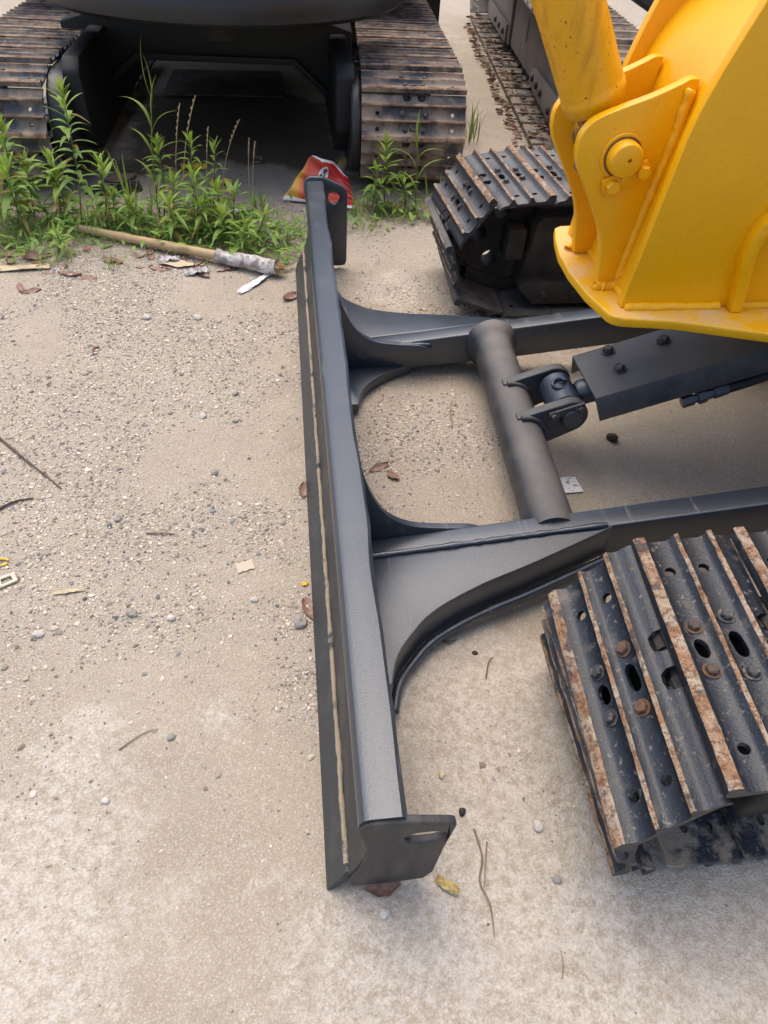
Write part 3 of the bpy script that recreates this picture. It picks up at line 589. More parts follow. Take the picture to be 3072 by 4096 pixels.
# --- tracks of the yellow machine
def Tloc(x, y, yaw=0.0): return Matrix.Translation((x, y, 0)) @ Matrix.Rotation(yaw, 4, 'Z')
TN = build_track(EX, Tloc(0.465, 0.168), 0.190, 0.23, 1.85, 0.465, 0.185, -0.082, 0.08, M_track, M_rust, set(range(-3, 4)), {'poly': {-2: ((0.036, 0.112), (0.010, 0.264)), -3: ((0.108, 0.038), (0.034, 0.100))}, 'low': (-3, 0.108, 0.152), 'dy': 0.032}, M_mudshoe)
TF = build_track(EX, Tloc(0.545, 2.165), 0.205, 0.245, 1.85, 0.51, 0.195, -0.095, -0.05, M_greyshoe, M_rust, set(range(-4, 4)), {'flip': True})
def frame_and_idler(yc, xf, r, z0, side):
    b = MB(); x0 = xf+r
    yf_ = yc+side*0.16      # visible flank
    pr = [(x0+0.075, z0-0.14), (x0+0.115, z0+0.105), (x0+0.135, z0+0.122), (x0+1.75, z0+0.122), (x0+1.75, z0-0.14)]
    b.prism(pr, yc-0.15, yc+0.15)
    F = b.obj('track_frame', M_black, EX, 35, None, 0.012, 3)
    g = MB(); y0, y1 = sorted((yf_-side*0.02, yf_+side*0.055))
    g.prism([(x0+0.06, z0-0.115), (x0+0.085, z0-0.095), (x0+1.7, z0-0.095), (x0+1.7, z0-0.175), (x0+0.125, z0-0.182)], y0, y1).obj('roller_guard', M_black, F, 35, None, 0.004)
    mb = mshared(hexbolt(0.014, 0.012), 'guard_bolt', M_black)
    for i in range(6): link(bpy.data.objects.new('guard_bolt', mb), F, Matrix.Translation((x0+0.16+0.115*i, yf_+side*0.055, z0-0.138)) @ Matrix.Rotation(-side*PI/2, 4, 'X'))
    MB().box(x0+0.01, x0+0.08, yc-0.15, yc-0.06, z0-0.04, z0+0.075).obj('idler_yoke', M_black, F, 35, None, 0.01)
    rw = r-0.036; xi = x0+0.022
    w_ = MB(); w_.lathe((xi, yc-0.05, z0), (xi, yc+0.05, z0), [(0, rw*0.93), (0.012, rw), (0.022, rw), (0.03, rw*0.86), (0.036, rw*0.80), (0.064, rw*0.80), (0.07, rw*0.86), (0.078, rw), (0.088, rw), (0.1, rw*0.93)], 40)
    c = MB()
    for a in range(5):
        an = math.radians(a*72+172); c.prism(circ(xi+math.cos(an)*rw*0.57, z0+0.01+math.sin(an)*rw*0.57, rw*0.19, 16), yc-0.2, yc+0.2)
    w_.obj('idler_wheel', M_black, F, 35, None, 0, 2, c)
frame_and_idler(2.165, 0.545, 0.205, 0.245, -1)
frame_and_idler(0.168, 0.465, 0.190, 0.23, 1)

# --- yellow boom-foot bracket
b = MB()
pl = [(0.684, 1.36), (0.668, 1.27), (0.664, 1.17), (0.672, 1.06), (0.692, 0.965), (0.703, 0.949), (0.722, 0.941), (0.838, 0.924), (1.026, 0.864), (1.75, 0.66), (1.75, 1.72), (1.026, 1.516), (0.838, 1.456), (0.722, 1.445), (0.703, 1.432)]
b.prism(pl, 0.546, 0.570, 'z'); FB = b.obj('boom_bracket', M_yeldust, EX, 35, None, 0.005, 3)
side_xz = [(0.728, 0.571), (0.762, 0.927), (0.770, 0.975), (0.790, 1.045), (0.828, 1.152), (1.02, 1.56), (1.75, 1.9), (1.75, 0.571)]
for y in (0.985, 1.371):
    MB().prism(side_xz, y, y+0.026).obj('side_plate', M_yel, FB, 35, None, 0.0025, 2)
wl = smoothline([(0.748, 0, 0.571), (0.772, 0, 0.76), (0.790, 0, 0.90), (0.806, 0, 0.985), (0.845, 0, 1.065), (0.93, 0, 1.16), (1.10, 0, 1.32), (1.7, 0, 1.84)], 8)
wp = [(p.x, p.z) for p in wl]; wp += [(x+0.022, z-0.018) for x, z in wp[::-1]]
MB().prism(wp, 1.0115, 1.3705).obj('web_plate', M_yel, FB, 40)
lugp = smoothline([(0.805, 0, 1.008), (0.786, 0, 1.008), (0.767, 0, 0.998), (0.717, 0, 0.975), (0.657, 0, 0.953), (0.610, 0, 0.932), (0.588, 0, 0.906), (0.584, 0, 0.878), (0.590, 0, 0.850), (0.604, 0, 0.824), (0.641, 0, 0.767), (0.674, 0, 0.711), (0.689, 0, 0.672), (0.697, 0, 0.630), (0.706, 0, 0.571)], 4)
lp = [(p.x, p.z) for p in lugp]+[(0.752, 0.571), (0.785, 0.80)]
for y in (1.086, 1.270):
    MB().prism(lp, y, y+0.026).obj('lug', M_yel, FB, 35, None, 0.004, 3)
QX, QZ = 0.683, 0.864
MB().lathe((QX, 1.086, QZ), (QX, 1.0, QZ), [(0, 0.0465), (0.005, 0.0465), (0.0068, 0.045)], 40).obj('pin_collar', M_yel, FB, 35)
MB().lathe((QX, 1.0795, QZ), (QX, 1.0, QZ), [(0, 0.0405), (0.0012, 0.0405)], 40).obj('grease_ring', M_brown, FB, 35)
MB().lathe((QX, 1.0855, QZ), (QX, 1.0, QZ), [(0, 0.0435), (0.0072, 0.0435)], 40).obj('grease_ring', M_brown, FB, 35) if False else None
cm = MB(); cm.cyl((QX+0.004, 1.04, QZ+0.002), (QX+0.004, 1.06, QZ+0.002), 0.0045, n=10)
MB().lathe((QX, 1.30, QZ), (QX, 1.0, QZ), [(0, 0.036), (0.24, 0.036), (0.248, 0.032), (0.250, 0.027)], 36).obj('pivot_pin', M_yel, FB, 35, None, 0, 2, cm)
k0, k1 = Vector((0.672, 0.808)), Vector((0.731, 0.838)); kd = (k1-k0).normalized(); kn = Vector((-kd.y, kd.x))
kp = [k0-kd*0.017-kn*0.020, k1+kd*0.008-kn*0.020, k1+kd*0.017-kn*0.006, k1+kd*0.017+kn*0.018, k1-kd*0.006+kn*0.018, k1-kd*0.012+kn*0.004, k0+kd*0.010+kn*0.004, k0+kd*0.004+kn*0.018, k0-kd*0.017+kn*0.018]
MB().prism([tuple(p) for p in kp], 1.074, 1.0855).obj('pin_keeper', M_yel, FB, 35, None, 0.002)
mkb = mshared(hexbolt(0.0135, 0.014), 'keeper_bolt', M_yel)
for p in (k0, k1): link(bpy.data.objects.new('keeper_bolt', mkb), FB, Matrix.Translation((p.x, 1.0735, p.y)) @ Matrix.Rotation(PI/2, 4, 'X') @ Matrix.Rotation(0.2, 4, 'Z'))
# ribs and weld beads
rb = smoothline([(0.982, 0, 0.571), (0.972, 0, 0.64), (0.962, 0, 0.70), (0.968, 0, 0.752), (0.990, 0, 0.79), (1.04, 0, 0.815), (1.5, 0, 0.95)], 6)
rp = [(p.x, p.z) for p in rb]
inner = [(p.x+0.026*(1 if i < 26 else 0.2), p.z-0.026*min(1, max(0, (i-14)/8))) for i, p in enumerate(rb)]
MB().prism(rp+inner[::-1], 0.955, 0.986).obj('side_rib', M_yel, FB, 35, None, 0.004, 2)
def bead(pts, r, m_, par, n=1): 
    P = smoothline(pts, 12); MB().tube([p+Vector((rnd.uniform(-1, 1), rnd.uniform(-1, 1), rnd.uniform(-1, 1)))*r*0.12 for p in P], r, 8, 0, 0.10).obj('weld_bead', m_, par, 70)
bead([(0.735, 0.983, 0.573), (0.85, 0.983, 0.573), (0.96, 0.983, 0.573)], 0.011, M_yel, FB)
bead([(1.02, 0.983, 0.573), (1.3, 0.983, 0.573), (1.7, 0.983, 0.573)], 0.011, M_yel, FB)
for y0 in (1.084, 1.297):
    bead([(0.790, y0, 0.99), (0.785, y0, 0.90), (0.770, y0, 0.78), (0.757, y0, 0.65), (0.752, y0, 0.58)], 0.012, M_yel, FB)
    bead([(0.700, y0, 0.574), (0.725, y0, 0.574), (0.75, y0, 0.574)], 0.013, M_yel, FB)
bead([(0.745, 1.014, 0.60), (0.768, 1.014, 0.74), (0.786, 1.014, 0.88), (0.80, 1.014, 0.96)], 0.013, M_yel, FB)
bead([(0.752, 1.02, 0.574), (0.752, 1.2, 0.574), (0.752, 1.36, 0.574)], 0.012, M_yel, FB)
# --- boom cylinder
ax = Vector((-0.140, 0.004, 0.247)).normalized(); q0 = Vector((QX, 1.19, QZ)); e0 = q0+ax*0.075
b = MB(); b.lathe(e0, e0+ax, [(0, 0.052), (0.004, 0.060), (0.012, 0.064), (0.026, 0.068), (0.034, 0.068), (0.040, 0.0655), (0.046, 0.0655)]+[(0.046+0.1*i, 0.0655) for i in range(1, 15)], 44)
BCY = b.obj('boom_cylinder', M_yelrust, EX, 35)
b = MB(); b.cyl(q0+Vector((0, -0.070, 0)), q0+Vector((0, 0.070, 0)), 0.052, n=24); b.cyl(q0, q0+ax*0.085, 0.040, 0.046, n=20); b.obj('cylinder_eye', M_brown, BCY, 35)
b = MB(); b.box(-0.016, 0.016, -0.02, 0.02, -0.02, 0.055, 0, Matrix.Translation(q0+Vector((-0.055, -0.045, -0.03)))); b.obj('grease_block', M_brown, BCY, 35, None, 0.004)
# upper body further back on the machine (out of the frame, shades the ground)
MB().box(1.76, 3.4, 0.25, 2.15, 0.60, 1.35).obj('upper_body', M_yel, EX, 35, None, 0.04, 3)

# ------------------------------------------------------------------ excavator parked behind
RE = empty('excavator', (-0.28, 4.3, 0), 'dark excavator parked behind, its counterweight above two rusty tracks and weeds in front', 'excavator')
a_ = 0.055
def Trear(cx): return Matrix.Translation((cx, 3.15, 0)) @ Matrix.Rotation(PI/2-a_, 4, 'Z')
TRr = build_track(RE, Trear(0.578), 0.222, 0.268, 2.25, 0.487, 0.2, 0.06, 0.0, M_oldshoe, M_oldrust, set(range(-6, 10)), {})
TRl = build_track(RE, Trear(-1.31), 0.222, 0.268, 2.25, 0.487, 0.2, 0.06, 0.0, M_oldshoe, M_oldrust, set(range(-6, 8)), {})
Mr = Matrix.Rotation(-a_, 4, 'Z')
def RB(x, y): return Matrix.Translation((x, y, 0)) @ Mr
# car body: arch between the tracks
arch = [(-0.77, 0.17), (-0.72, 0.17), (-0.40, 0.405), (0.40, 0.405), (0.66, 0.17), (0.71, 0.17), (0.71, 0.55), (0.60, 0.58), (0.46, 0.70), (-0.52, 0.70), (-0.66, 0.58), (-0.77, 0.55)]
b = MB(); b.prism(arch, 0, 1.5); CB = b.obj('car_body', M_under, RE, 35, RB(-0.36, 3.98), 0.012, 2)
MB().box(-1.5, 1.5, 0, 0.1, 0.0, 0.62).obj('unseen_light_wall', M_under, RE, 35, RB(-0.2, 6.7), 0.01, 2)  # unseen wall added at the far end to keep light from underneath
b = MB(); b.prism([(-0.73, 0.16), (-0.40, 0.395), (0.40, 0.395), (0.67, 0.16), (0.70, 0.175), (0.41, 0.425), (-0.41, 0.425), (-0.76, 0.175)], -0.028, 0.0); b.obj('bottom_flange', M_under, CB, 35, RB(-0.36, 3.98), 0.003)
b = MB(); b.prism(slot(0.03, 0.53, 0.06, 0.042), -0.012, -0.002); b.obj('dark_slot_oval', M_black, CB, 35, RB(-0.36, 3.98), 0.003)  # raised oval piece standing in for a dark recessed slot
for sx, x0, x1 in ((1, 0.268, 0.338), (-1, -1.062, -0.955)):
    prof = arc(0.225, 0.27, 0.215, 90, 270, 16)+[(0.6, 0.055), (0.6, 0.485)]
    xa, xb = (x0+0.02, x1) if sx > 0 else (x0, x1-0.02)
    b = MB(); b.prism(prof, xa, xb, 'x'); fr = b.obj('track_frame', M_cw, RE, 35, Matrix.Translation((0, 3.17, 0)), 0.014, 3)
    b = MB(); xi, xj = (x0-0.045, x0+0.045) if sx > 0 else (x1-0.035, x1+0.045)
    b.prism([(0.17, 0.22), (0.13, 0.26), (0.13, 0.49), (0.19, 0.54), (2.0, 0.54), (2.0, 0.12), (0.3, 0.12)], xi, xj, 'x'); b.obj('frame_beam', M_under, fr, 35, Matrix.Translation((0, 3.17, 0)), 0.015, 2)
# upper structure: counterweight rim + deck
prof = [(0.80, 0.690), (0.850, 0.694), (0.872, 0.712), (0.878, 0.74), (0.878, 0.795), (0.868, 0.812), (0.880, 0.826), (0.880, 1.05)]
b = MB(); vs = []; fs = []; n = 60; K = len(prof)
for i in range(n+1):
    a = math.radians(180+180*i/n)
    for r_, z_ in prof: vs.append((r_*1.02*math.cos(a), r_*math.sin(a), z_))
for i in range(n):
    for k in range(K-1): fs.append((i*K+k, (i+1)*K+k, (i+1)*K+k+1, i*K+k+1))
fs.append(tuple(i*K for i in range(n+1))); fs.append(tuple(i*K+K-1 for i in range(n, -1, -1)))
fs.append(tuple(range(K))+()); fs[-1] = tuple(range(K-1, -1, -1))+tuple(n*K+k for k in range(K))
b.add(vs, fs); b.obj('counterweight', M_cw, RE, 35, Matrix.Translation((-0.28, 3.985, 0)))
MB().box(-1.22, 1.18, 0.45, 3.4, 0.69, 1.1).obj('upper_deck', M_under, RE, 35, Matrix.Translation((-0.28, 3.985, 0)), 0.02)
MB().cyl((-0.3, 4.5, 0.70), (-0.3, 4.5, 0.60), 0.42, n=36).obj('slewing_ring', M_under, RE, 35)

# ------------------------------------------------------------------ third excavator, leaf-strewn track at top right
TE = empty('excavator', (2.2, 5.5, 0), 'dust covered excavator at the top, dry leaves along its track and brown side frame', 'excavator')
d3 = 0.104; Y3 = 3.42
M3 = Matrix.Translation((1.43+0.255+0.104*(Y3-4.24), Y3, 0)) @ Matrix.Rotation(PI/2-math.atan(d3), 4, 'Z')
T3 = build_track(TE, M3, 0.265, 0.305, 3.9, 0.50, 0.2, 0.03, 0.0, M_dustshoe, M_dustshoe, set(range(3, 12)), {}, M_dustshoe)
# in track-local coords (x back along the track, y left = towards camera-left)
b = MB(); b.prism([(0.44, 0.085), (0.40, 0.20), (0.46, 0.50), (0.60, 0.53), (4.2, 0.53), (4.2, 0.11), (1.25, 0.11), (1.12, 0.09)], -0.13, 0.095)
F3 = b.obj('track_frame', M_dustgrey, TE, 35, M3, 0.008, 2, None)
def flank(poly, y0, y1, name, m_=None):
    q = MB(); q.prism(poly, y0, y1); return q.obj(name, m_ or M_dustgrey, F3, 35, M3, 0.004, 2)
flank([(0.50, 0.075), (0.46, 0.17), (0.52, 0.235), (1.42, 0.215), (1.48, 0.18), (1.48, 0.115), (1.20, 0.10)], 0.096, 0.125, 'side_guard')
flank([(2.75, 0.10), (2.75, 0.225), (3.9, 0.225), (3.9, 0.10)], 0.096, 0.125, 'side_guard')
flank([(2.60, 0.112), (2.60, 0.525), (2.65, 0.525), (2.65, 0.112)], 0.096, 0.118, 'frame_seam')
q = MB(); q.prism(slot(0.0, 0.0, 0.0, 0.034), 0.0955, 0.0975); q.v = [(1.95+v[0], v[1], 0.33+v[2]*2.3) for v in q.v]; q.obj('frame_slot', M_rubber, F3, 35, M3)
q = MB(); q.cyl((0.30, -0.10, 0.30), (0.30, 0.10, 0.30), 0.22, n=36); q.obj('idler_wheel', M_black, F3, 35, M3)
mb3 = mshared(hexbolt(0.016, 0.016), 'guard_bolt', M_black)
for x, z in ((0.60, 0.125), (0.72, 0.14), (1.02, 0.16), (1.18, 0.165), (1.34, 0.17), (2.86, 0.16), (3.1, 0.16), (3.34, 0.16)):
    link(bpy.data.objects.new('guard_bolt', mb3), F3, M3 @ Matrix.Translation((x, 0.125, z)) @ Matrix.Rotation(-PI/2, 4, 'X'))
MB().box(0.4, 3.0, -1.6, -0.35, 0.62, 1.3).obj('upper_body', M_cw, TE, 35, M3, 0.05, 3)

# ------------------------------------------------------------------ plants
def leaf_mesh(name, L, W, droop, mt, fold=0.25, n=6, up=0.6):
    """lance-shaped leaf along +x from its stalk, rising then drooping, folded along the midrib"""
    vs = []; fs = []
    for i in range(n+1):
        t = i/n; wd = W*(math.sin(PI*min(1, t**0.75))**0.9)*(1-0.25*t)+0.0004
        x = L*t*(1-0.12*droop*t); z = L*(up*t*0.5-droop*t*t*0.8)
        for sgn in (-1, 0, 1): vs.append((x, sgn*wd/2, z+(abs(sgn)*fold*wd/2)+0.03*wd*math.sin(9*t+sgn)))
    for i in range(n):
        for k in (0, 1): fs.append((i*3+k, (i+1)*3+k, (i+1)*3+k+1, i*3+k+1))
    b = MB(); b.add(vs, fs); me, _ = b.mesh(name, mt, 60, False, None, False); return me
LEAVES = [leaf_mesh('leaf', 1, 0.20, d, M_leafg, 0.3, 6, u) for d, u in ((0.5, 0.9), (0.75, 0.6), (0.3, 0.8), (0.95, 0.9))]
YOUNG = [leaf_mesh('leaf', 1, 0.19, d, M_leafy, 0.3, 6, u) for d, u in ((0.2, 0.9), (0.45, 0.8))]
M_leafw = mat('yellowed_leaf', (0.36, 0.30, 0.07), 0.6, 0, [((0.25, 0.16, 0.07), 60, 0.5, 0.65, 0.7)], [], 0.3, 0.3, 0.3)
WILT = [leaf_mesh('leaf', 1, 0.17, d, M_leafw, 0.5, 6, u) for d, u in ((1.2, 0.4), (0.9, 0.2))]
LONGB = [leaf_mesh('leaf', 1, 0.055, d, M_grass, 0.4, 9, u) for d, u in ((0.9, 1.3), (0.35, 1.2), (1.25, 1.5))]
def gpt(x, y): return Vector((x, y, float(ground_z(np.array([x]), np.array([y]))[0])))
def put_leaf(root, me, p, az, L, pitch, wsc=1.0):
    M = Matrix.Translation(p) @ Matrix.Rotation(az, 4, 'Z') @ Matrix.Rotation(-pitch, 4, 'Y') @ Matrix.Diagonal((L, L*wsc, L, 1))
    link(bpy.data.objects.new('leaf', me), root, M)
def weed(x, y, h, lean, label, seed, nleaf=26, L=0.085, young=0.22, group='leafy weeds', start=0.22, spread=1.0):
    q = random.Random(seed); g = gpt(x, y)
    t = empty('weed', g, label, 'weed', group)
    top = g+Vector((lean, q.uniform(-0.04, 0.02), h)); bend = Vector((q.uniform(-0.02, 0.02), q.uniform(-0.02, 0.02), 0))
    P = smoothline([g-Vector((0, 0, 0.01)), g.lerp(top, 0.4)+bend, g.lerp(top, 0.75)+bend*0.5, top], 6)
    MB().tube(P, [0.0036*(1-0.65*i/(len(P)-1)) for i in range(len(P))], 6).obj('stem', M_stem, t, 60)
    az = q.uniform(0, 6)
    for i in range(nleaf):
        f = start+(1-start)*(i/(nleaf-1))**0.9
        k = f*(len(P)-1); a = int(min(k, len(P)-2)); p = P[a].lerp(P[a+1], k-a)
        az += 2.4+q.uniform(-0.4, 0.4); yo = f > 1-young
        l = 1.25*L*(1-0.5*max(0, f-0.6)/0.4)*q.uniform(0.75, 1.2)*spread
        put_leaf(t, q.choice(YOUNG if yo else (WILT if q.random() < (0.22 if f < 0.5 else 0.04) else LEAVES)), p, az, l, (0.15+0.75*max(0, f-0.6)/0.4 if f > 0.6 else q.uniform(-0.25, 0.2)), q.uniform(0.95, 1.45))
    return t
weed(-0.925, 2.775, 0.56, 0.07, 'tallest leafy weed on its own stem between the left track and the dark gap', 1, 46, 0.095)
weed(-1.207, 2.843, 0.40, 0.05, 'bushy weed at the left edge in front of the left track of the parked excavator', 2, 40, 0.105)
weed(-1.30, 2.93, 0.49, 0.07, 'tall weed cut by the left picture edge, its leaves crossing the track shoes', 3, 30, 0.10)
weed(-1.12, 2.74, 0.28, -0.02, 'low broad-leaved weed just left of the tallest leafy weed', 4, 30, 0.10)
weed(-1.04, 2.90, 0.27, 0.03, 'weed with upright leaves in the shade behind the tallest leafy weed', 5, 26, 0.095)
weed(-0.836, 2.83, 0.27, 0.04, 'weed with a pale green tip just right of the tallest leafy weed', 6, 28, 0.085, 0.4)
weed(-0.76, 2.80, 0.16, 0.0, 'small dark green weed behind the left end of the bamboo pole', 7, 18, 0.085)
weed(-0.592, 2.93, 0.33, 0.03, 'leafy weed standing directly beside the tall reed stem', 8, 34, 0.08)
weed(-0.52, 2.80, 0.22, 0.02, 'bright weed in front of the foot of the tall reed', 9, 26, 0.085)
weed(-0.447, 2.89, 0.35, 0.03, 'weed with a forked pale tip among the dry seed stalks', 10, 26, 0.075)
weed(-0.37, 2.92, 0.32, 0.05, 'weed with rounded leaves right of the dry seed stalks', 11, 22, 0.065)
weed(-0.517, 2.64, 0.19, 0.01, 'squat weed touching the middle of the bamboo pole', 12, 26, 0.085)
weed(-0.299, 2.63, 0.15, 0.0, 'small weed just behind the wrapped end of the bamboo pole', 13, 22, 0.08)
weed(-0.40, 2.69, 0.17, 0.02, 'squat weed in the clump behind the bamboo pole, right of its middle', 14, 24, 0.085)
weed(-0.14, 2.62, 0.13, 0.02, 'low weed beside the small white tissue left of the blade top', 15, 20, 0.075)
weed(-0.27, 2.80, 0.16, 0.02, 'blue-green weed with long leaves left of the red bag', 16, 18, 0.11, 0.0)
weed(-0.98, 2.55, 0.10, 0.02, 'little weed sprouting among the dry leaves left of the bamboo pole', 17, 14, 0.06)
weed(0.432, 3.03, 0.32, 0.0, 'weed with a bright yellow-green rosette in front of the right track', 18, 38, 0.075, 0.5)
weed(0.36, 2.98, 0.20, 0.03, 'small weed at the black track end, left of the bright rosette weed', 19, 18, 0.08)
weed(0.534, 2.97, 0.16, -0.02, 'short weed between the bright rosette weed and the small reed', 20, 18, 0.08)
def reed(x, y, h, lean, label, seed, n=7, L=0.26, wsc=1.0):
    q = random.Random(seed); g = gpt(x, y); t = empty('reed', g, label, 'reed', 'reeds')
    P = smoothline([g, g+Vector((lean*0.3, 0, h*0.45)), g+Vector((lean, 0, h*0.8))], 8)
    MB().tube(P, [0.005*(1-0.7*i/(len(P)-1)) for i in range(len(P))], 6).obj('stem', M_grass, t, 60)
    for i in range(n):
        f = 0.3+0.7*i/(n-1); k = f*(len(P)-1); a = int(min(k, len(P)-2)); p = P[a].lerp(P[a+1], k-a)
        az = (0.2 if i % 2 else PI-0.2)+q.uniform(-0.5, 0.5); pt = 0.55+0.5*f
        put_leaf(t, LONGB[0 if i < n-3 else 1] if i != n-4 else LONGB[2], p, az, L*q.uniform(0.75, 1.1), pt if i < n-2 else 1.25, 1.3*wsc)
reed(-0.603, 2.90, 0.62, 0.05, 'tall reed with long arching leaves in front of the dark gap', 31, 8, 0.20, 1.3)
reed(0.587, 3.01, 0.36, -0.01, 'small reed standing against the right track shoes', 32, 7, 0.17, 1.4)
def stalk(x, y, h, dx, i):
    g = gpt(x, y); t = empty('dry_stalk', g, ['thin straw seed stalk nearest the tall reed', 'tallest straw seed stalk leaning right beside the tall reed', 'straw seed stalk right of the tall one, by the forked weed', 'straw seed stalk leaning over the dark gap, left of the upright pair', 'left one of the upright pair of straw stalks before the dark gap', 'right one of the upright pair of straw stalks before the dark gap'][i], 'dry stalk', 'dry seed stalks')
    P = [g+Vector((dx*f*f, 0, h*f)) for f in np.linspace(0, 1, 9)]
    MB().tube(P, 0.0016, 5).obj('stem', M_stalk, t, 60)
    b = MB(); 
    for k in range(5):
        f = 0.72+0.055*k; p = g+Vector((dx*f*f, 0, h*f)); b.lathe(p, p+Vector((dx*0.3, 0, h)), [(0, 0.001), (0.008, 0.0042), (0.017, 0.0008)], 6)
    b.obj('seed_head', M_stalk, t, 60)
for i, a in enumerate([(-0.519, 2.95, 0.47, 0.07), (-0.491, 2.95, 0.50, 0.11), (-0.384, 2.95, 0.38, 0.04), (-0.33, 3.15, 0.36, 0.11), (-0.207, 3.2, 0.27, 0.02), (-0.188, 3.15, 0.27, 0.03)]): stalk(*a, i)
def tuft(x, y, h, n, label, seed, spread=0.06):
    q = random.Random(seed); g = gpt(x, y); t = empty('grass_tuft', g, label, 'grass tuft', 'grass tufts')
    for i in range(n):
        put_leaf(t, q.choice(LONGB[:2]), g+Vector((q.uniform(-1, 1)*spread*0.5, q.uniform(-1, 1)*spread*0.5, 0)), q.uniform(0, 6.3), h*q.uniform(0.6, 1.1), q.uniform(0.85, 1.35), q.uniform(0.6, 1.1))
tuft(1.066, 4.0, 0.24, 14, 'thin grass tuft alone on the bare ground behind the middle track', 41, 0.10)
tuft(-0.154, 2.92, 0.17, 9, 'grass tuft with one tall blade just left of the red bag', 42, 0.06)
tuft(-0.66, 2.86, 0.30, 16, 'grass clump with long blades left of the tall reed foot', 43, 0.14)
tuft(-0.40, 2.82, 0.22, 16, 'grass clump in the middle of the weeds right of the reed', 44, 0.14)
tuft(-0.72, 2.42, 0.09, 10, 'little grass tuft in front of the bamboo pole among dry leaves', 45, 0.06)
tuft(-0.36, 2.40, 0.08, 9, 'little grass tuft in front of the bamboo pole near its wrapped end', 46, 0.06)
tuft(-1.0, 2.42, 0.07, 9, 'little grass tuft by the dry leaves at the left edge', 47, 0.06)
tuft(0.68, 2.98, 0.17, 12, 'grass tuft at the outer corner of the right track', 48, 0.10)
tuft(0.30, 2.93, 0.15, 10, 'grass tuft below the black track end', 49, 0.08)
def undergrowth():
    """dense low grass and small leaves: one mass nobody could count"""
    V = []; F = []; MI = []
    spots = [(-1.2, 2.82, 0.26, 0.18, 650), (-0.85, 2.76, 0.24, 0.16, 560), (-0.5, 2.74, 0.26, 0.17, 800), (-0.22, 2.70, 0.22, 0.15, 700), (0.45, 2.98, 0.16, 0.07, 260), (-0.08, 2.55, 0.09, 0.12, 120), (0.3, 2.82, 0.1, 0.06, 60), (-1.0, 2.5, 0.2, 0.06, 70), (-0.55, 2.45, 0.3, 0.06, 80), (-1.25, 2.6, 0.15, 0.1, 140), (0.62, 2.9, 0.12, 0.05, 70)]
    for cx, cy, sx, sy, n in spots:
        for _ in range(n):
            x = rnd.gauss(cx, sx*0.7); y = rnd.gauss(cy, sy*0.8)
            if -0.90 < x < 0 and 2.25 < y < 2.79-(x+0.93)*0.488 and rnd.random() < 0.88: y += 0.22
            g = gpt(x, y); az = rnd.uniform(0, 2*PI); kind = rnd.random()
            if kind < 0.48: L = rnd.uniform(0.05, 0.13); wd = rnd.uniform(0.003, 0.006); pt = rnd.uniform(0.6, 1.4); mi = 0
            elif kind < 0.76: L = rnd.uniform(0.03, 0.065); wd = L*rnd.uniform(0.22, 0.42); pt = rnd.uniform(0.0, 0.8); mi = 1; g = g+Vector((0, 0, rnd.uniform(0.0, 0.07)))
            else: L = rnd.uniform(0.06, 0.18); wd = 0.0022; pt = rnd.uniform(0.0, 0.7); mi = 2
            d = Vector((math.cos(az), math.sin(az), 0)); s_ = Vector((-d.y, d.x, 0)); o = len(V)
            for i in range(4):
                t = i/3; w_ = wd*(1-t*t) if mi != 1 else wd*math.sin(PI*(0.12+0.86*t))
                p = g+d*(L*math.cos(pt)*t*(1+0.2*t))+Vector((0, 0, L*(math.sin(pt)*t-0.45*t*t*math.cos(pt))))
                p.z = max(p.z, g.z*0+0.002)
                V += [tuple(p-s_*w_/2), tuple(p+s_*w_/2)]
            for i in range(3): F.append((o+2*i, o+2*i+1, o+2*i+3, o+2*i+2)); MI.append(mi)
    me = bulk('undergrowth', np.array(V), np.array(F), [M_grass, M_leafg, M_stalk], np.array(MI))
    tag(link(bpy.data.objects.new('undergrowth', me)), 'low grass, small leaves and straw matted between the weeds', 'undergrowth', None, 'stuff')
undergrowth()

# ------------------------------------------------------------------ litter
def dry_leaf_mesh(L, Wd, curl, name='dry_leaf', mt=None):
    vs = []; fs = []; n = 6; k = 4
    for i in range(n+1):
        t = i/n; w_ = Wd*(math.sin(PI*(0.04+0.94*t))**0.8)*rnd.uniform(0.8, 1.12)
        for j in range(k+1):
            u = j/k*2-1; vs.append((L*(t-0.5), u*w_/2, 0.004+curl*L*(u*u*0.35+(t-0.5)**2*0.9)+rnd.uniform(-1, 1)*0.045*L))
    for i in range(n):
        for j in range(k): a = i*(k+1)+j; fs.append((a, a+1, a+k+2, a+k+1))
    b = MB(); b.add(vs, fs); b.v += [(x, y, z-0.0006) for x, y, z in b.v]; m_ = len(vs); b.f += [tuple(i+m_ for i in f[::-1]) for f in fs]; b.mi = [0]*len(b.f)
    me, _ = b.mesh(name, mt or M_leafd, 60, False, None, False); return me
DL = [dry_leaf_mesh(1, w_, c) for w_, c in ((0.5, 0.08), (0.42, 0.2), (0.55, 0.35), (0.36, 0.15))]
def dry_leaf(x, y, L, az, label=None, tilt=0.0, group='dry leaves along the weeds', z=0.0):
    o = link(bpy.data.objects.new('dry_leaf', rnd.choice(DL)), None, Matrix.Translation(gpt(x, y)+Vector((0, 0, 0.001+z))) @ Matrix.Rotation(az, 4, 'Z') @ Matrix.Rotation(tilt, 4, 'X') @ Matrix.Diagonal((L, L*rnd.uniform(0.8, 1.2), L, 1)))
    tag(o, label or 'small curled brown leaf lying on the gravel in front of the weeds', 'leaf', group)
dry_leaf(-0.89, 2.36, 0.10, -0.3, 'large pinkish brown leaf lying nearest the camera, left of the bamboo pole')
dry_leaf(-0.55, 2.41, 0.085, -0.2, 'reddish brown leaf with a pointed tip in front of the bamboo pole')
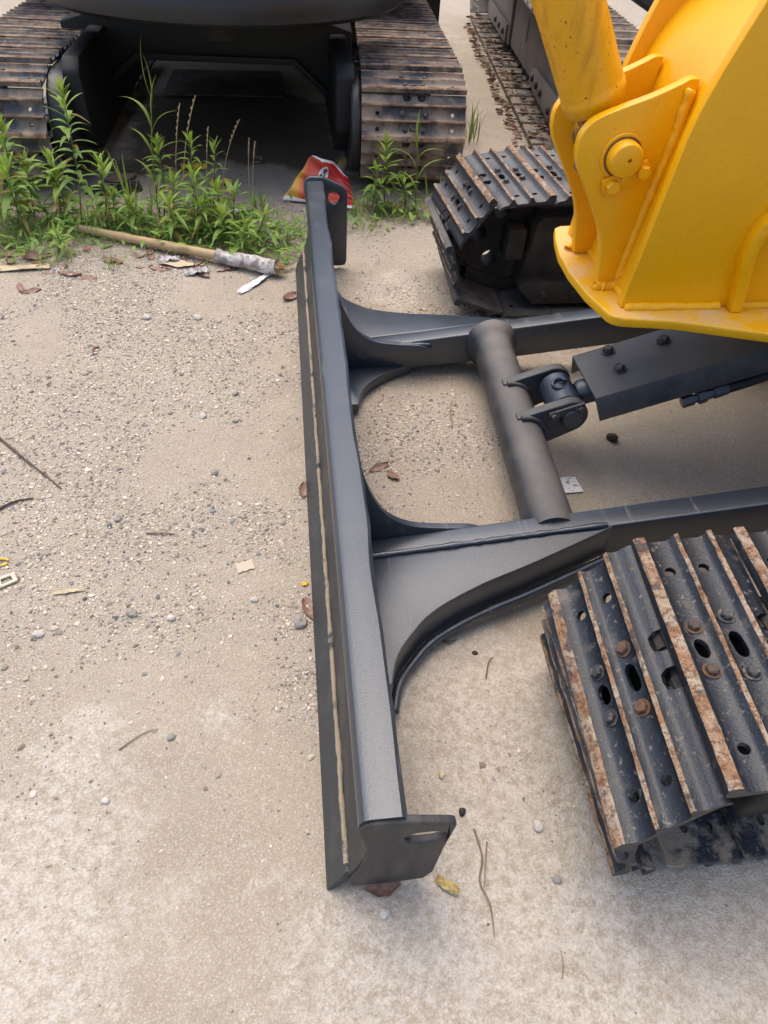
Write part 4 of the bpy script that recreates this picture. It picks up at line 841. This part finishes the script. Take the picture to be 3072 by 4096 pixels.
dry_leaf(-1.05, 2.52, 0.11, 0.6, 'big dark red-brown leaf under the left weeds', 0.3)
dry_leaf(0.209, 1.127, 0.07, 0.5, 'reddish leaf on the ground between blade and near arm', 0.3, None)
dry_leaf(-0.012, 1.04, 0.06, 1.5, 'brown leaf with holes stuck under the middle of the cutting edge', 0.3, None)
dry_leaf(-0.012, 0.62, 0.07, 1.9, 'red-brown leaf wedged under the cutting edge beside the grey stone', 0.3, None)
dry_leaf(-0.03, 2.16, 0.075, 0.8, 'crumpled brown leaf at the far end of the cutting edge', 0.2, None)
dry_leaf(0.095, -0.006, 0.065, 0.05, 'russet leaf under the near end plate of the blade', -0.15, None)
dry_leaf(0.245, 1.085, 0.05, 2.2, 'dark curled leaf between blade and near arm', 0.2, None)
dry_leaf(-0.85, 3.40, 0.16, 0.4, 'large dark leaf in the shade behind the tallest weed', 0.2, None)
for _ in range(46):
    dry_leaf(rnd.uniform(-1.25, -0.1), rnd.gauss(2.46, 0.09), rnd.uniform(0.035, 0.085), rnd.uniform(0, 6.3), None, rnd.uniform(-0.3, 0.3))
for _ in range(16):
    dry_leaf(rnd.uniform(-0.9, 0.1), rnd.uniform(3.0, 3.9), rnd.uniform(0.03, 0.06), rnd.uniform(0, 6.3), 'small brown leaf on the shaded ground behind the weeds', rnd.uniform(-0.3, 0.3), 'leaves in the shade behind the weeds')
# leaf litter on and beside the third excavator's track
def leaf_litter():
    V = []; F = []; pts = []
    for _ in range(190):
        pts.append(M3 @ Vector((rnd.uniform(0.35, 4.2), min(0.30, rnd.gauss(0.15, 0.08)), 0.05)))
    for _ in range(130):
        p = M3 @ Vector((rnd.uniform(0.1, 4.0), 0.27+abs(rnd.gauss(0, 0.035)), 0)); pts.append(Vector((p.x, p.y, 0.004)))
    src = [np.array([v.co[:] for v in m_.vertices]) for m_ in DL]; sf = np.array([list(f.vertices) for f in DL[0].polygons])
    for p in pts:
        L = rnd.uniform(0.03, 0.075); Mx = np.array(Matrix.Rotation(rnd.uniform(0, 6.3), 3, 'Z') @ Matrix.Rotation(rnd.uniform(-0.8, 0.8), 3, 'X'))
        A = (rnd.choice(src)*L) @ Mx.T; A[:, 2] -= A[:, 2].min()*0.8; o = sum(len(v) for v in V); V.append(A+np.array(p)); F.append(sf+o)
    me = bulk('leaf_litter', np.concatenate(V), np.concatenate(F), [M_leafd]); tag(link(bpy.data.objects.new('leaf_litter', me)), 'dry brown leaf litter heaped along the dust covered track', 'leaf litter', None, 'stuff')
leaf_litter()

# bamboo pole
bp = empty('bamboo_pole', (-0.45, 2.57, 0.02), 'split bamboo pole lying on the leaves with plastic wrapped round its thick end', 'bamboo pole')
A, B_ = Vector((-0.93, 2.755, 0.022)), Vector((-0.035, 2.318, 0.034)); D = B_-A
P = [A+D*t for t in np.linspace(0, 0.69, 16)]
r_ = [0.0165+0.003*t+(0.0022 if i in (5, 10) else 0) for i, t in enumerate(np.linspace(0, 1, 16))]
MB().tube(P, r_, 14).obj('pole', M_bamboo, bp, 50)
P = [A+D*t+Vector((0, 0, 0.004*math.sin(40*t))) for t in np.linspace(0.68, 0.955, 22)]
MB().tube(P, [0.024+0.007*t for t in np.linspace(0, 1, 22)], 16, 0, 0.10).obj('plastic_wrap', M_wrap, bp, 60)
b = MB()
for _ in range(26):
    an = rnd.uniform(0, 6.3); o_ = Vector((0.5*math.cos(an), 0.8*math.cos(an), math.sin(an)))*rnd.uniform(0.004, 0.022); s0 = A+D*0.94+o_
    b.tube([s0, s0+D*rnd.uniform(0.03, 0.05)+Vector((0, rnd.uniform(-0.012, 0.012), rnd.uniform(-0.012, 0.012)))], [0.004, 0.0012], 4)
b.obj('split_end', M_split, bp, 40)
# red bag
def bag():
    C = {(0, 0): (-0.05, 3.12, 0.004), (0, 1): (0.105, 3.20, 0.19), (1, 0): (0.30, 3.02, 0.006), (1, 1): (0.275, 3.21, 0.085)}
    n, k = 26, 22; vs = []; fs = []; uv = []
    for i in range(n+1):
        u = i/n
        for j in range(k+1):
            v = j/k
            p = (Vector(C[0, 0])*(1-u)+Vector(C[1, 0])*u)*(1-v)+(Vector(C[0, 1])*(1-u)+Vector(C[1, 1])*u)*v
            p.z += 0.02*math.sin(PI*u)*v*(1-0.4*u); p.y += 0.018*math.sin(9*u+2*v)*v+0.012*math.sin(17*v+5*u)
            p.z += float(fbm(np.array([u*3]), np.array([v*3]), 1.2)[0]-0.5)*0.025*(0.3+v); p.z = max(p.z, 0.003)
            vs.append(tuple(p)); uv.append((u, v))
    for i in range(n):
        for j in range(k): a = i*(k+1)+j; fs.append((a, a+k+1, a+k+2, a+1))
    b = MB(); b.add(vs, fs); me, c = b.mesh('bag', [], 60, True, None, False)
    lay = me.uv_layers.new(name='uv')
    for p in me.polygons:
        for li in p.loop_indices: lay.data[li].uv = uv[me.loops[li].vertex_index]
    M = bpy.data.materials.new('printed_bag'); M.use_nodes = True; t = M.node_tree; N = t.nodes; Lk = t.links.new; bs = N['Principled BSDF']
    bs.inputs['Roughness'].default_value = 0.45
    U = N.new('ShaderNodeUVMap'); U.uv_map = 'uv'; sp = N.new('ShaderNodeSeparateXYZ'); Lk(U.outputs[0], sp.inputs[0])
    def m(o, a, b_=None):
        x = N.new('ShaderNodeMath'); x.operation = o
        for i_, c_ in enumerate((a, b_)):
            if c_ is None: continue
            if isinstance(c_, (int, float)): x.inputs[i_].default_value = c_
            else: Lk(c_, x.inputs[i_])
        return x.outputs[0]
    u_, v_ = sp.outputs[0], sp.outputs[1]
    rp_ = N.new('ShaderNodeValToRGB'); e = rp_.color_ramp.elements
    e[0].position = 0.06; e[0].color = (0.75, 0.42, 0.06, 1); e[1].position = 0.55; e[1].color = (0.42, 0.022, 0.016, 1)
    x = e.new(0.14); x.color = (0.72, 0.35, 0.05, 1); x = e.new(0.22); x.color = (0.55, 0.07, 0.022, 1); x = e.new(0.9); x.color = (0.36, 0.012, 0.014, 1)
    Lk(m('ADD', m('MULTIPLY', u_, 0.8), m('MULTIPLY', v_, 0.22)), rp_.inputs[0])
    def ell(cx, cy, rx, ry): return m('LESS_THAN', m('ADD', m('POWER', m('DIVIDE', m('SUBTRACT', u_, cx), rx), 2.0), m('POWER', m('DIVIDE', m('SUBTRACT', v_, cy), ry), 2.0)), 1.0)
    white = m('MAXIMUM', m('MAXIMUM', ell(0.43, 0.66, 0.10, 0.22), m('GREATER_THAN', v_, 0.955)), m('LESS_THAN', v_, 0.07))
    mx = N.new('ShaderNodeMix'); mx.data_type = 'RGBA'; Lk(white, mx.inputs['Factor']); Lk(rp_.outputs[0], mx.inputs['A']); mx.inputs['B'].default_value = (0.68, 0.66, 0.66, 1)
    Lk(mx.outputs['Result'], bs.inputs['Base Color']); me.materials.append(M)
    me2 = me; o = bpy.data.objects.new('tmp', me2); COL.objects.link(o); o.location = c
    so_ = o.modifiers.new('s', 'SOLIDIFY'); so_.thickness = 0.0016; so_.offset = -1
    out = bpy.data.meshes.new_from_object(o.evaluated_get(bpy.context.evaluated_depsgraph_get())); out.name = 'bag'; bpy.data.objects.remove(o)
    o = link(bpy.data.objects.new('bag', out), None, Matrix.Translation(c)); tag(o, 'crumpled red and yellow printed plastic bag leaning behind the far end of the blade', 'plastic bag')
    # black brush lettering on the white patch, two characters
    grid = np.array(vs).reshape(n+1, k+1, 3)
    def at(u, v):
        a = min(int(u*n), n-1); d = min(int(v*k), k-1); fu, fv = u*n-a, v*k-d
        return Vector(((grid[a, d]*(1-fu)+grid[a+1, d]*fu)*(1-fv)+(grid[a, d+1]*(1-fu)+grid[a+1, d+1]*fu)*fv))+Vector((0, -0.0022, 0.0022))
    lt = MB()
    for st in ([(0.37, 0.40), (0.375, 0.52)], [(0.36, 0.50), (0.40, 0.53), (0.395, 0.42)], [(0.385, 0.47), (0.41, 0.40)], [(0.42, 0.56), (0.43, 0.66)], [(0.415, 0.62), (0.46, 0.60), (0.45, 0.68)], [(0.43, 0.55), (0.46, 0.54), (0.475, 0.46)], [(0.44, 0.50), (0.43, 0.42)], [(0.455, 0.62), (0.49, 0.66)]):
        lt.tube([at(*p) for p in [(u__, v__+0.15) for u__, v__ in st]], 0.0026, 5)
    lt.obj('lettering', M_rubber, o, 50)
bag()
# crumpled paper and tissues
def scrap(name, x, y, L, Wd, az, mt, label, cat, crumple=0.25, z=0.006, tilt=0.0, group=None, th=0.0012, taper=0.4):
    vs = []; fs = []; n, k = 12, 5; ph = rnd.uniform(0, 9)
    for i in range(n+1):
        t = i/n; w_ = Wd*(1-taper*abs(2*t-1)**1.5)*rnd.uniform(0.82, 1.1)
        for j in range(k+1):
            u = j/k*2-1; vs.append((L*(t-0.5), u*w_/2, crumple*Wd*(0.5+0.5*math.sin(5*u+7*t+ph))*rnd.uniform(0.5, 1)))
    m_ = len(vs); vs += [(a, b__, c-th) for a, b__, c in vs]
    for i in range(n):
        for j in range(k): a = i*(k+1)+j; fs += [(a, a+1, a+k+2, a+k+1), (a+m_, a+k+1+m_, a+k+2+m_, a+1+m_)]
    M = Matrix.Translation(gpt(x, y)+Vector((0, 0, z))) @ Matrix.Rotation(az, 4, 'Z') @ Matrix.Rotation(tilt, 4, 'X')
    b = MB(); b.add(vs, fs); tag(b.obj(name, mt, None, 60, M, fix=False), label, cat, group)
scrap('tissue', -0.165, 2.275, 0.20, 0.036, 0.93, M_white, 'strip of white tissue on the gravel in front of the wrapped bamboo end', 'tissue', 0.35)
scrap('tissue', -0.10, 2.60, 0.11, 0.045, 1.9, M_white, 'small white tissue caught upright in the weeds left of the blade', 'tissue', 0.3, 0.05, 0.9)
scrap('tissue', -0.255, 2.93, 0.035, 0.03, 0.4, M_white, 'tiny white scrap half hidden in the weeds behind the straw stalks', 'paper scrap', 0.4, 0.03)
M_slip = mat('speckled_paper', (0.75, 0.73, 0.70), 0.8, 0, [((0.25, 0.19, 0.13), 70, 0.54, 0.60, 0.9)])
b = MB(); b.prism([(-0.032, -0.03), (0.034, -0.036), (0.036, 0.030), (0.0, 0.033), (-0.034, 0.028)], 0, 0.001, 'z'); o = b.obj('paper_slip', M_slip); o.matrix_basis = Matrix.Translation(gpt(0.745, 1.012)+Vector((0, 0, 0.006))) @ Matrix.Rotation(0.12, 4, 'Z'); tag(o, 'flat white paper slip with dirt specks beside the cross tube', 'paper')
scrap('cardboard_strip', -1.10, 2.415, 0.24, 0.045, 0.08, M_card, 'long strip of yellowed newspaper at the left edge in front of the weeds', 'newspaper', 0.15, 0.008)
scrap('cardboard_piece', -0.485, 2.44, 0.14, 0.055, -0.2, M_card, 'pale torn cardboard piece lying beside the bamboo pole', 'cardboard', 0.15, 0.008)
scrap('cardboard_piece', -0.09, 2.81, 0.07, 0.05, 0.3, M_card, 'small tan paper piece in front of the red bag', 'paper scrap', 0.15, 0.02)
scrap('plastic_scrap', -0.40, 2.37, 0.10, 0.05, 0.3, M_wrap, 'grey torn plastic scrap among the leaves below the pole', 'plastic scrap', 0.35, 0.006)
scrap('plastic_scrap', -0.52, 2.47, 0.09, 0.05, 0.1, M_wrap, 'crumpled dirty white plastic just in front of the pole', 'plastic scrap', 0.4, 0.01)
scrap('yellow_leaf', -0.50, 3.55, 0.13, 0.07, 0.2, M_ylw, 'large yellow leaf on the dark ground behind the weeds', 'leaf', 0.3, 0.01)
scrap('yellow_leaf', -0.35, 3.35, 0.10, 0.06, 0.1, M_ylw, 'yellow leaf lying behind the seed stalks, nearer than the large one', 'leaf', 0.3, 0.01)
scrap('rubber_sheet', -0.86, 3.25, 0.26, 0.13, 0.3, M_rubber, 'torn black rubber sheet on the ground behind the tallest weed', 'rubber sheet', 0.12, 0.01)
M_lint = mat('straw_yellow_lint', (0.52, 0.40, 0.13), 0.9, 0, [((0.36, 0.28, 0.18), 90, 0.5, 0.6, 0.8)], [(200, 0.004)])
scrap('yellow_lint', 0.210, -0.012, 0.046, 0.020, -0.7, M_lint, 'shredded yellow lint on the ground beside the near end plate', 'lint', 0.5, 0.003)
scrap('yellow_petal', -0.018, 0.70, 0.018, 0.013, 0.5, M_ylw, 'tiny yellow petal by the cutting edge', 'petal', 0.3, 0.004)
scrap('bark_chip', -0.577, 0.72, 0.07, 0.014, 0.1, M_card, 'pale bark chip on the gravel at the left', 'bark chip', 0.3, 0.004)
scrap('paper_slip', -0.165, 0.77, 0.042, 0.032, 0.3, mat('faded_paper', (0.50, 0.41, 0.30), 0.9), 'beige scrap half buried in the dust left of the blade', 'paper scrap', 0.05, 0.003, 0, None, 0.0008, 0.05)
# plastic clip and ring at the left edge
b = MB(); b.prism([(-0.032, -0.022), (0.030, -0.026), (0.034, 0.018), (-0.026, 0.026)], 0, 0.006, 'z'); c = MB(); c.prism([(-0.016, -0.012), (0.018, -0.013), (0.018, 0.008), (-0.012, 0.012)], -0.02, 0.03, 'z')
o = b.obj('plastic_clip', M_clip, None, 35, None, 0.002, 2, c); o.matrix_basis = Matrix.Translation(gpt(-0.730, 0.765)+Vector((0, 0, 0.005))) @ Matrix.Rotation(0.6, 4, 'Z') @ Matrix.Diagonal((0.75, 0.75, 1, 1)); tag(o, 'cream square plastic clip at the left edge of the gravel', 'plastic clip')
b = MB(); b.tube([(0.017*math.cos(a), 0.011*math.sin(a), 0.004) for a in np.linspace(0.4, 5.9, 22)], 0.0028, 6); o = b.obj('plastic_ring', M_ylw, None, 50); o.matrix_basis = Matrix.Translation(gpt(-0.757, 0.823)+Vector((0, 0, 0.005))); tag(o, 'open yellow plastic ring at the left edge above the clip', 'plastic ring')
def twig(pts, r, label, mt=M_twig, name='twig', cat='twig'):
    P = smoothline([gpt(x, y)+Vector((0, 0, z)) for x, y, z in pts], 6); n = len(P)
    tag(MB().tube(P, [r*(1-0.6*i/n) for i in range(n)], 6, 0, 0.15).obj(name, mt, None, 60), label, cat)
twig([(-0.90, 1.33, 0.006), (-0.80, 1.22, 0.008), (-0.72, 1.14, 0.007), (-0.67, 1.09, 0.003)], 0.0042, 'longest dark stick lying diagonally on the gravel at the left edge')
twig([(-0.83, 1.00, 0.004), (-0.78, 1.04, 0.006), (-0.735, 1.055, 0.003)], 0.0045, 'short dark stick at the left edge below the long one')
twig([(0.278, 0.08, 0.003), (0.283, 0.03, 0.005), (0.270, -0.01, 0.004), (0.280, -0.05, 0.005), (0.277, -0.10, 0.003)], 0.0022, 'thin brown root lying on the concrete right of the near end plate', M_twigl, 'root', 'root')
twig([(0.297, 0.055, 0.003), (0.287, 0.02, 0.005), (0.276, -0.02, 0.004)], 0.0016, 'short side root beside the thin brown root', M_twigl, 'root', 'root')
twig([(0.37, 0.40, 0.003), (0.385, 0.44, 0.006), (0.40, 0.455, 0.003)], 0.0016, 'fine crooked twig on the concrete between blade and near track')
twig([(0.29, 0.505, 0.004), (0.31, 0.50, 0.010), (0.325, 0.51, 0.004)], 0.0022, 'little forked twig on the concrete below the near arm')
twig([(0.46, 1.30, 0.004), (0.47, 1.40, 0.008), (0.50, 1.47, 0.004)], 0.0015, 'straw-thin twig on the gravel between the two arms', M_twigl)
twig([(0.42, 1.83, 0.004), (0.44, 1.90, 0.006), (0.43, 1.97, 0.004)], 0.002, 'pale dead stem on the gravel beyond the far arm', M_twigl)
twig([(-0.42, 0.90, 0.004), (-0.37, 0.895, 0.006), (-0.34, 0.89, 0.003)], 0.0025, 'short reddish twig in the middle of the left gravel', M_twigl)
twig([(-0.40, 0.30, 0.003), (-0.36, 0.33, 0.004), (-0.33, 0.34, 0.003)], 0.0015, 'hair-thin twig on the dust at lower left', M_twigl)
twig([(0.375, -0.17, 0.003), (0.382, -0.15, 0.005), (0.384, -0.13, 0.003)], 0.0012, 'tiny thorn-like twig on the bare concrete at the bottom', M_twigl)
def stone(x, y, r, mt, label, sc=(1, 0.8, 0.6), name='stone', cat='stone', group=None):
    b = bmesh.new(); bmesh.ops.create_icosphere(b, subdivisions=2, radius=1.0)
    for v in b.verts:
        v.co *= 1+0.22*(rnd.random()-0.5)+0.2*math.sin(3.1*v.co.x+rnd.random()*0.3)*math.cos(2.3*v.co.y)
    me = bpy.data.meshes.new(name); b.to_mesh(me); b.free(); me.materials.append(mt)
    o = link(bpy.data.objects.new(name, me), None, Matrix.Translation(gpt(x, y)+Vector((0, 0, r*sc[2]*0.5))) @ Matrix.Rotation(rnd.uniform(0, 6), 4, 'Z') @ Matrix.Diagonal((r*sc[0], r*sc[1], r*sc[2], 1))); tag(o, label, cat, group)
stone(-0.033, 0.583, 0.020, M_greyst, 'flat grey stone lying against the cutting edge')
stone(0.952, 1.22, 0.020, M_clod, 'dark brown clod alone on the ground right of the cross tube lugs', (1, 0.85, 0.8), 'clod', 'clod')
dry_leaf(-0.70, 1.795, 0.05, 1.3, 'small orange-brown leaf alone on the gravel at upper left', 0.6, None)
stone(-0.555, 2.02, 0.016, M_pale, 'pale angular stone on the gravel, left one of a pair below the bamboo')
stone(-0.37, 2.01, 0.017, M_pale, 'pale rounded stone on the gravel, right one of a pair below the bamboo')
stone(-0.215, 1.51, 0.012, M_greyst, 'grey stone amid the gravel right of centre')
stone(-0.31, 1.40, 0.013, M_pale, 'cream stone among dark grit in the gravel centre')
stone(-0.26, 1.13, 0.013, M_greyst, 'bluish stone with a white side on the sandy strip')
stone(-0.50, 0.96, 0.012, M_greyst, 'flat grey stone near the short reddish twig')
stone(-0.14, 0.66, 0.010, M_pale, 'ochre angular stone left of the grey stone at the blade')
stone(-0.62, 0.60, 0.013, M_pale, 'pale stone at lower left of the gravel')
stone(-0.30, 0.32, 0.010, M_greyst, 'dark pebble on the smooth dust at lower left')
stone(-0.41, 0.20, 0.009, M_pale, 'tiny pale pebble lying on the dust, far lower left')
stone(0.40, 0.075, 0.012, M_pale, 'pale pebble on the ground between end plate and near track')
stone(0.235, 0.19, 0.008, M_card, 'ochre pebble on the concrete behind the near end plate')
stone(0.262, 0.115, 0.009, M_rubber, 'black chip on the ground just right of the near end plate')
stone(0.095, -0.045, 0.011, M_pale, 'pale pebble just below the russet leaf')
stone(-0.42, 0.64, 0.014, M_greyst, 'rounded grey pebble on the dust at the left')
stone(-0.33, 0.62, 0.011, M_pale, 'pale flat pebble left of the blade, near the beige scrap')
stone(0.36, 0.47, 0.007, M_clod, 'little black seed on the concrete below the near arm')
stone(0.41, -0.02, 0.009, M_greyst, 'bluish grey pebble below the near track corner')
stone(1.22, 8.0, 0.09, M_greyst, 'grey stone far off at the top of the picture', (1, 0.8, 0.8))
# drink can behind the bag and grey board under the parked excavator
b = MB(); cx_ = Vector((0.225, 3.36, 0.035)); cd_ = Vector((0.5, 0.75, 0.35)).normalized(); b.lathe(cx_, cx_+cd_, [(0, 0.020), (0.004, 0.024), (0.012, 0.029), (0.095, 0.029), (0.103, 0.025), (0.107, 0.024)], 24)
tag(b.obj('drink_can', mat('can_print', (0.5, 0.33, 0.04), 0.35, 0.2, [((0.30, 0.30, 0.32), 14, 0.48, 0.52, 0.9)]), None, 35), 'yellow and grey can behind the red bag at the black track end', 'can')
tag(MB().box(-0.80, -0.03, 4.88, 5.52, 0.002, 0.012).obj('board', mat('soiled_board', (0.13, 0.10, 0.075), 0.9, 0, [((0.06, 0.045, 0.03), 6, 0.45, 0.6, 0.8)], [(60, 0.002)]), None, 35, None, 0.004), 'flat grey board lying in the shade under the parked excavator', 'board')
weed(-1.32, 2.75, 0.34, 0.02, 'weed at the very left edge, nearer than the tall cut-off weed', 51, 34, 0.10)
weed(-0.97, 2.88, 0.20, -0.03, 'dark green weed in the shade left of the tallest leafy weed', 52, 22, 0.10)
weed(-0.70, 2.73, 0.15, 0.02, 'low weed leaning over the bare left end of the bamboo pole', 53, 20, 0.085)
weed(-0.20, 2.53, 0.13, 0.0, 'low spreading weed next to the blade, behind the wrapped pole end', 54, 22, 0.08)
weed(-0.44, 2.75, 0.26, 0.03, 'bushy weed in the middle of the clump below the seed stalks', 55, 30, 0.085)
weed(-0.30, 2.72, 0.20, -0.02, 'bushy weed right of the middle clump, below the yellow leaf', 56, 26, 0.085)
weed(-1.16, 2.95, 0.24, 0.04, 'broad-leaved weed pressed against the left track shoes', 57, 24, 0.10)
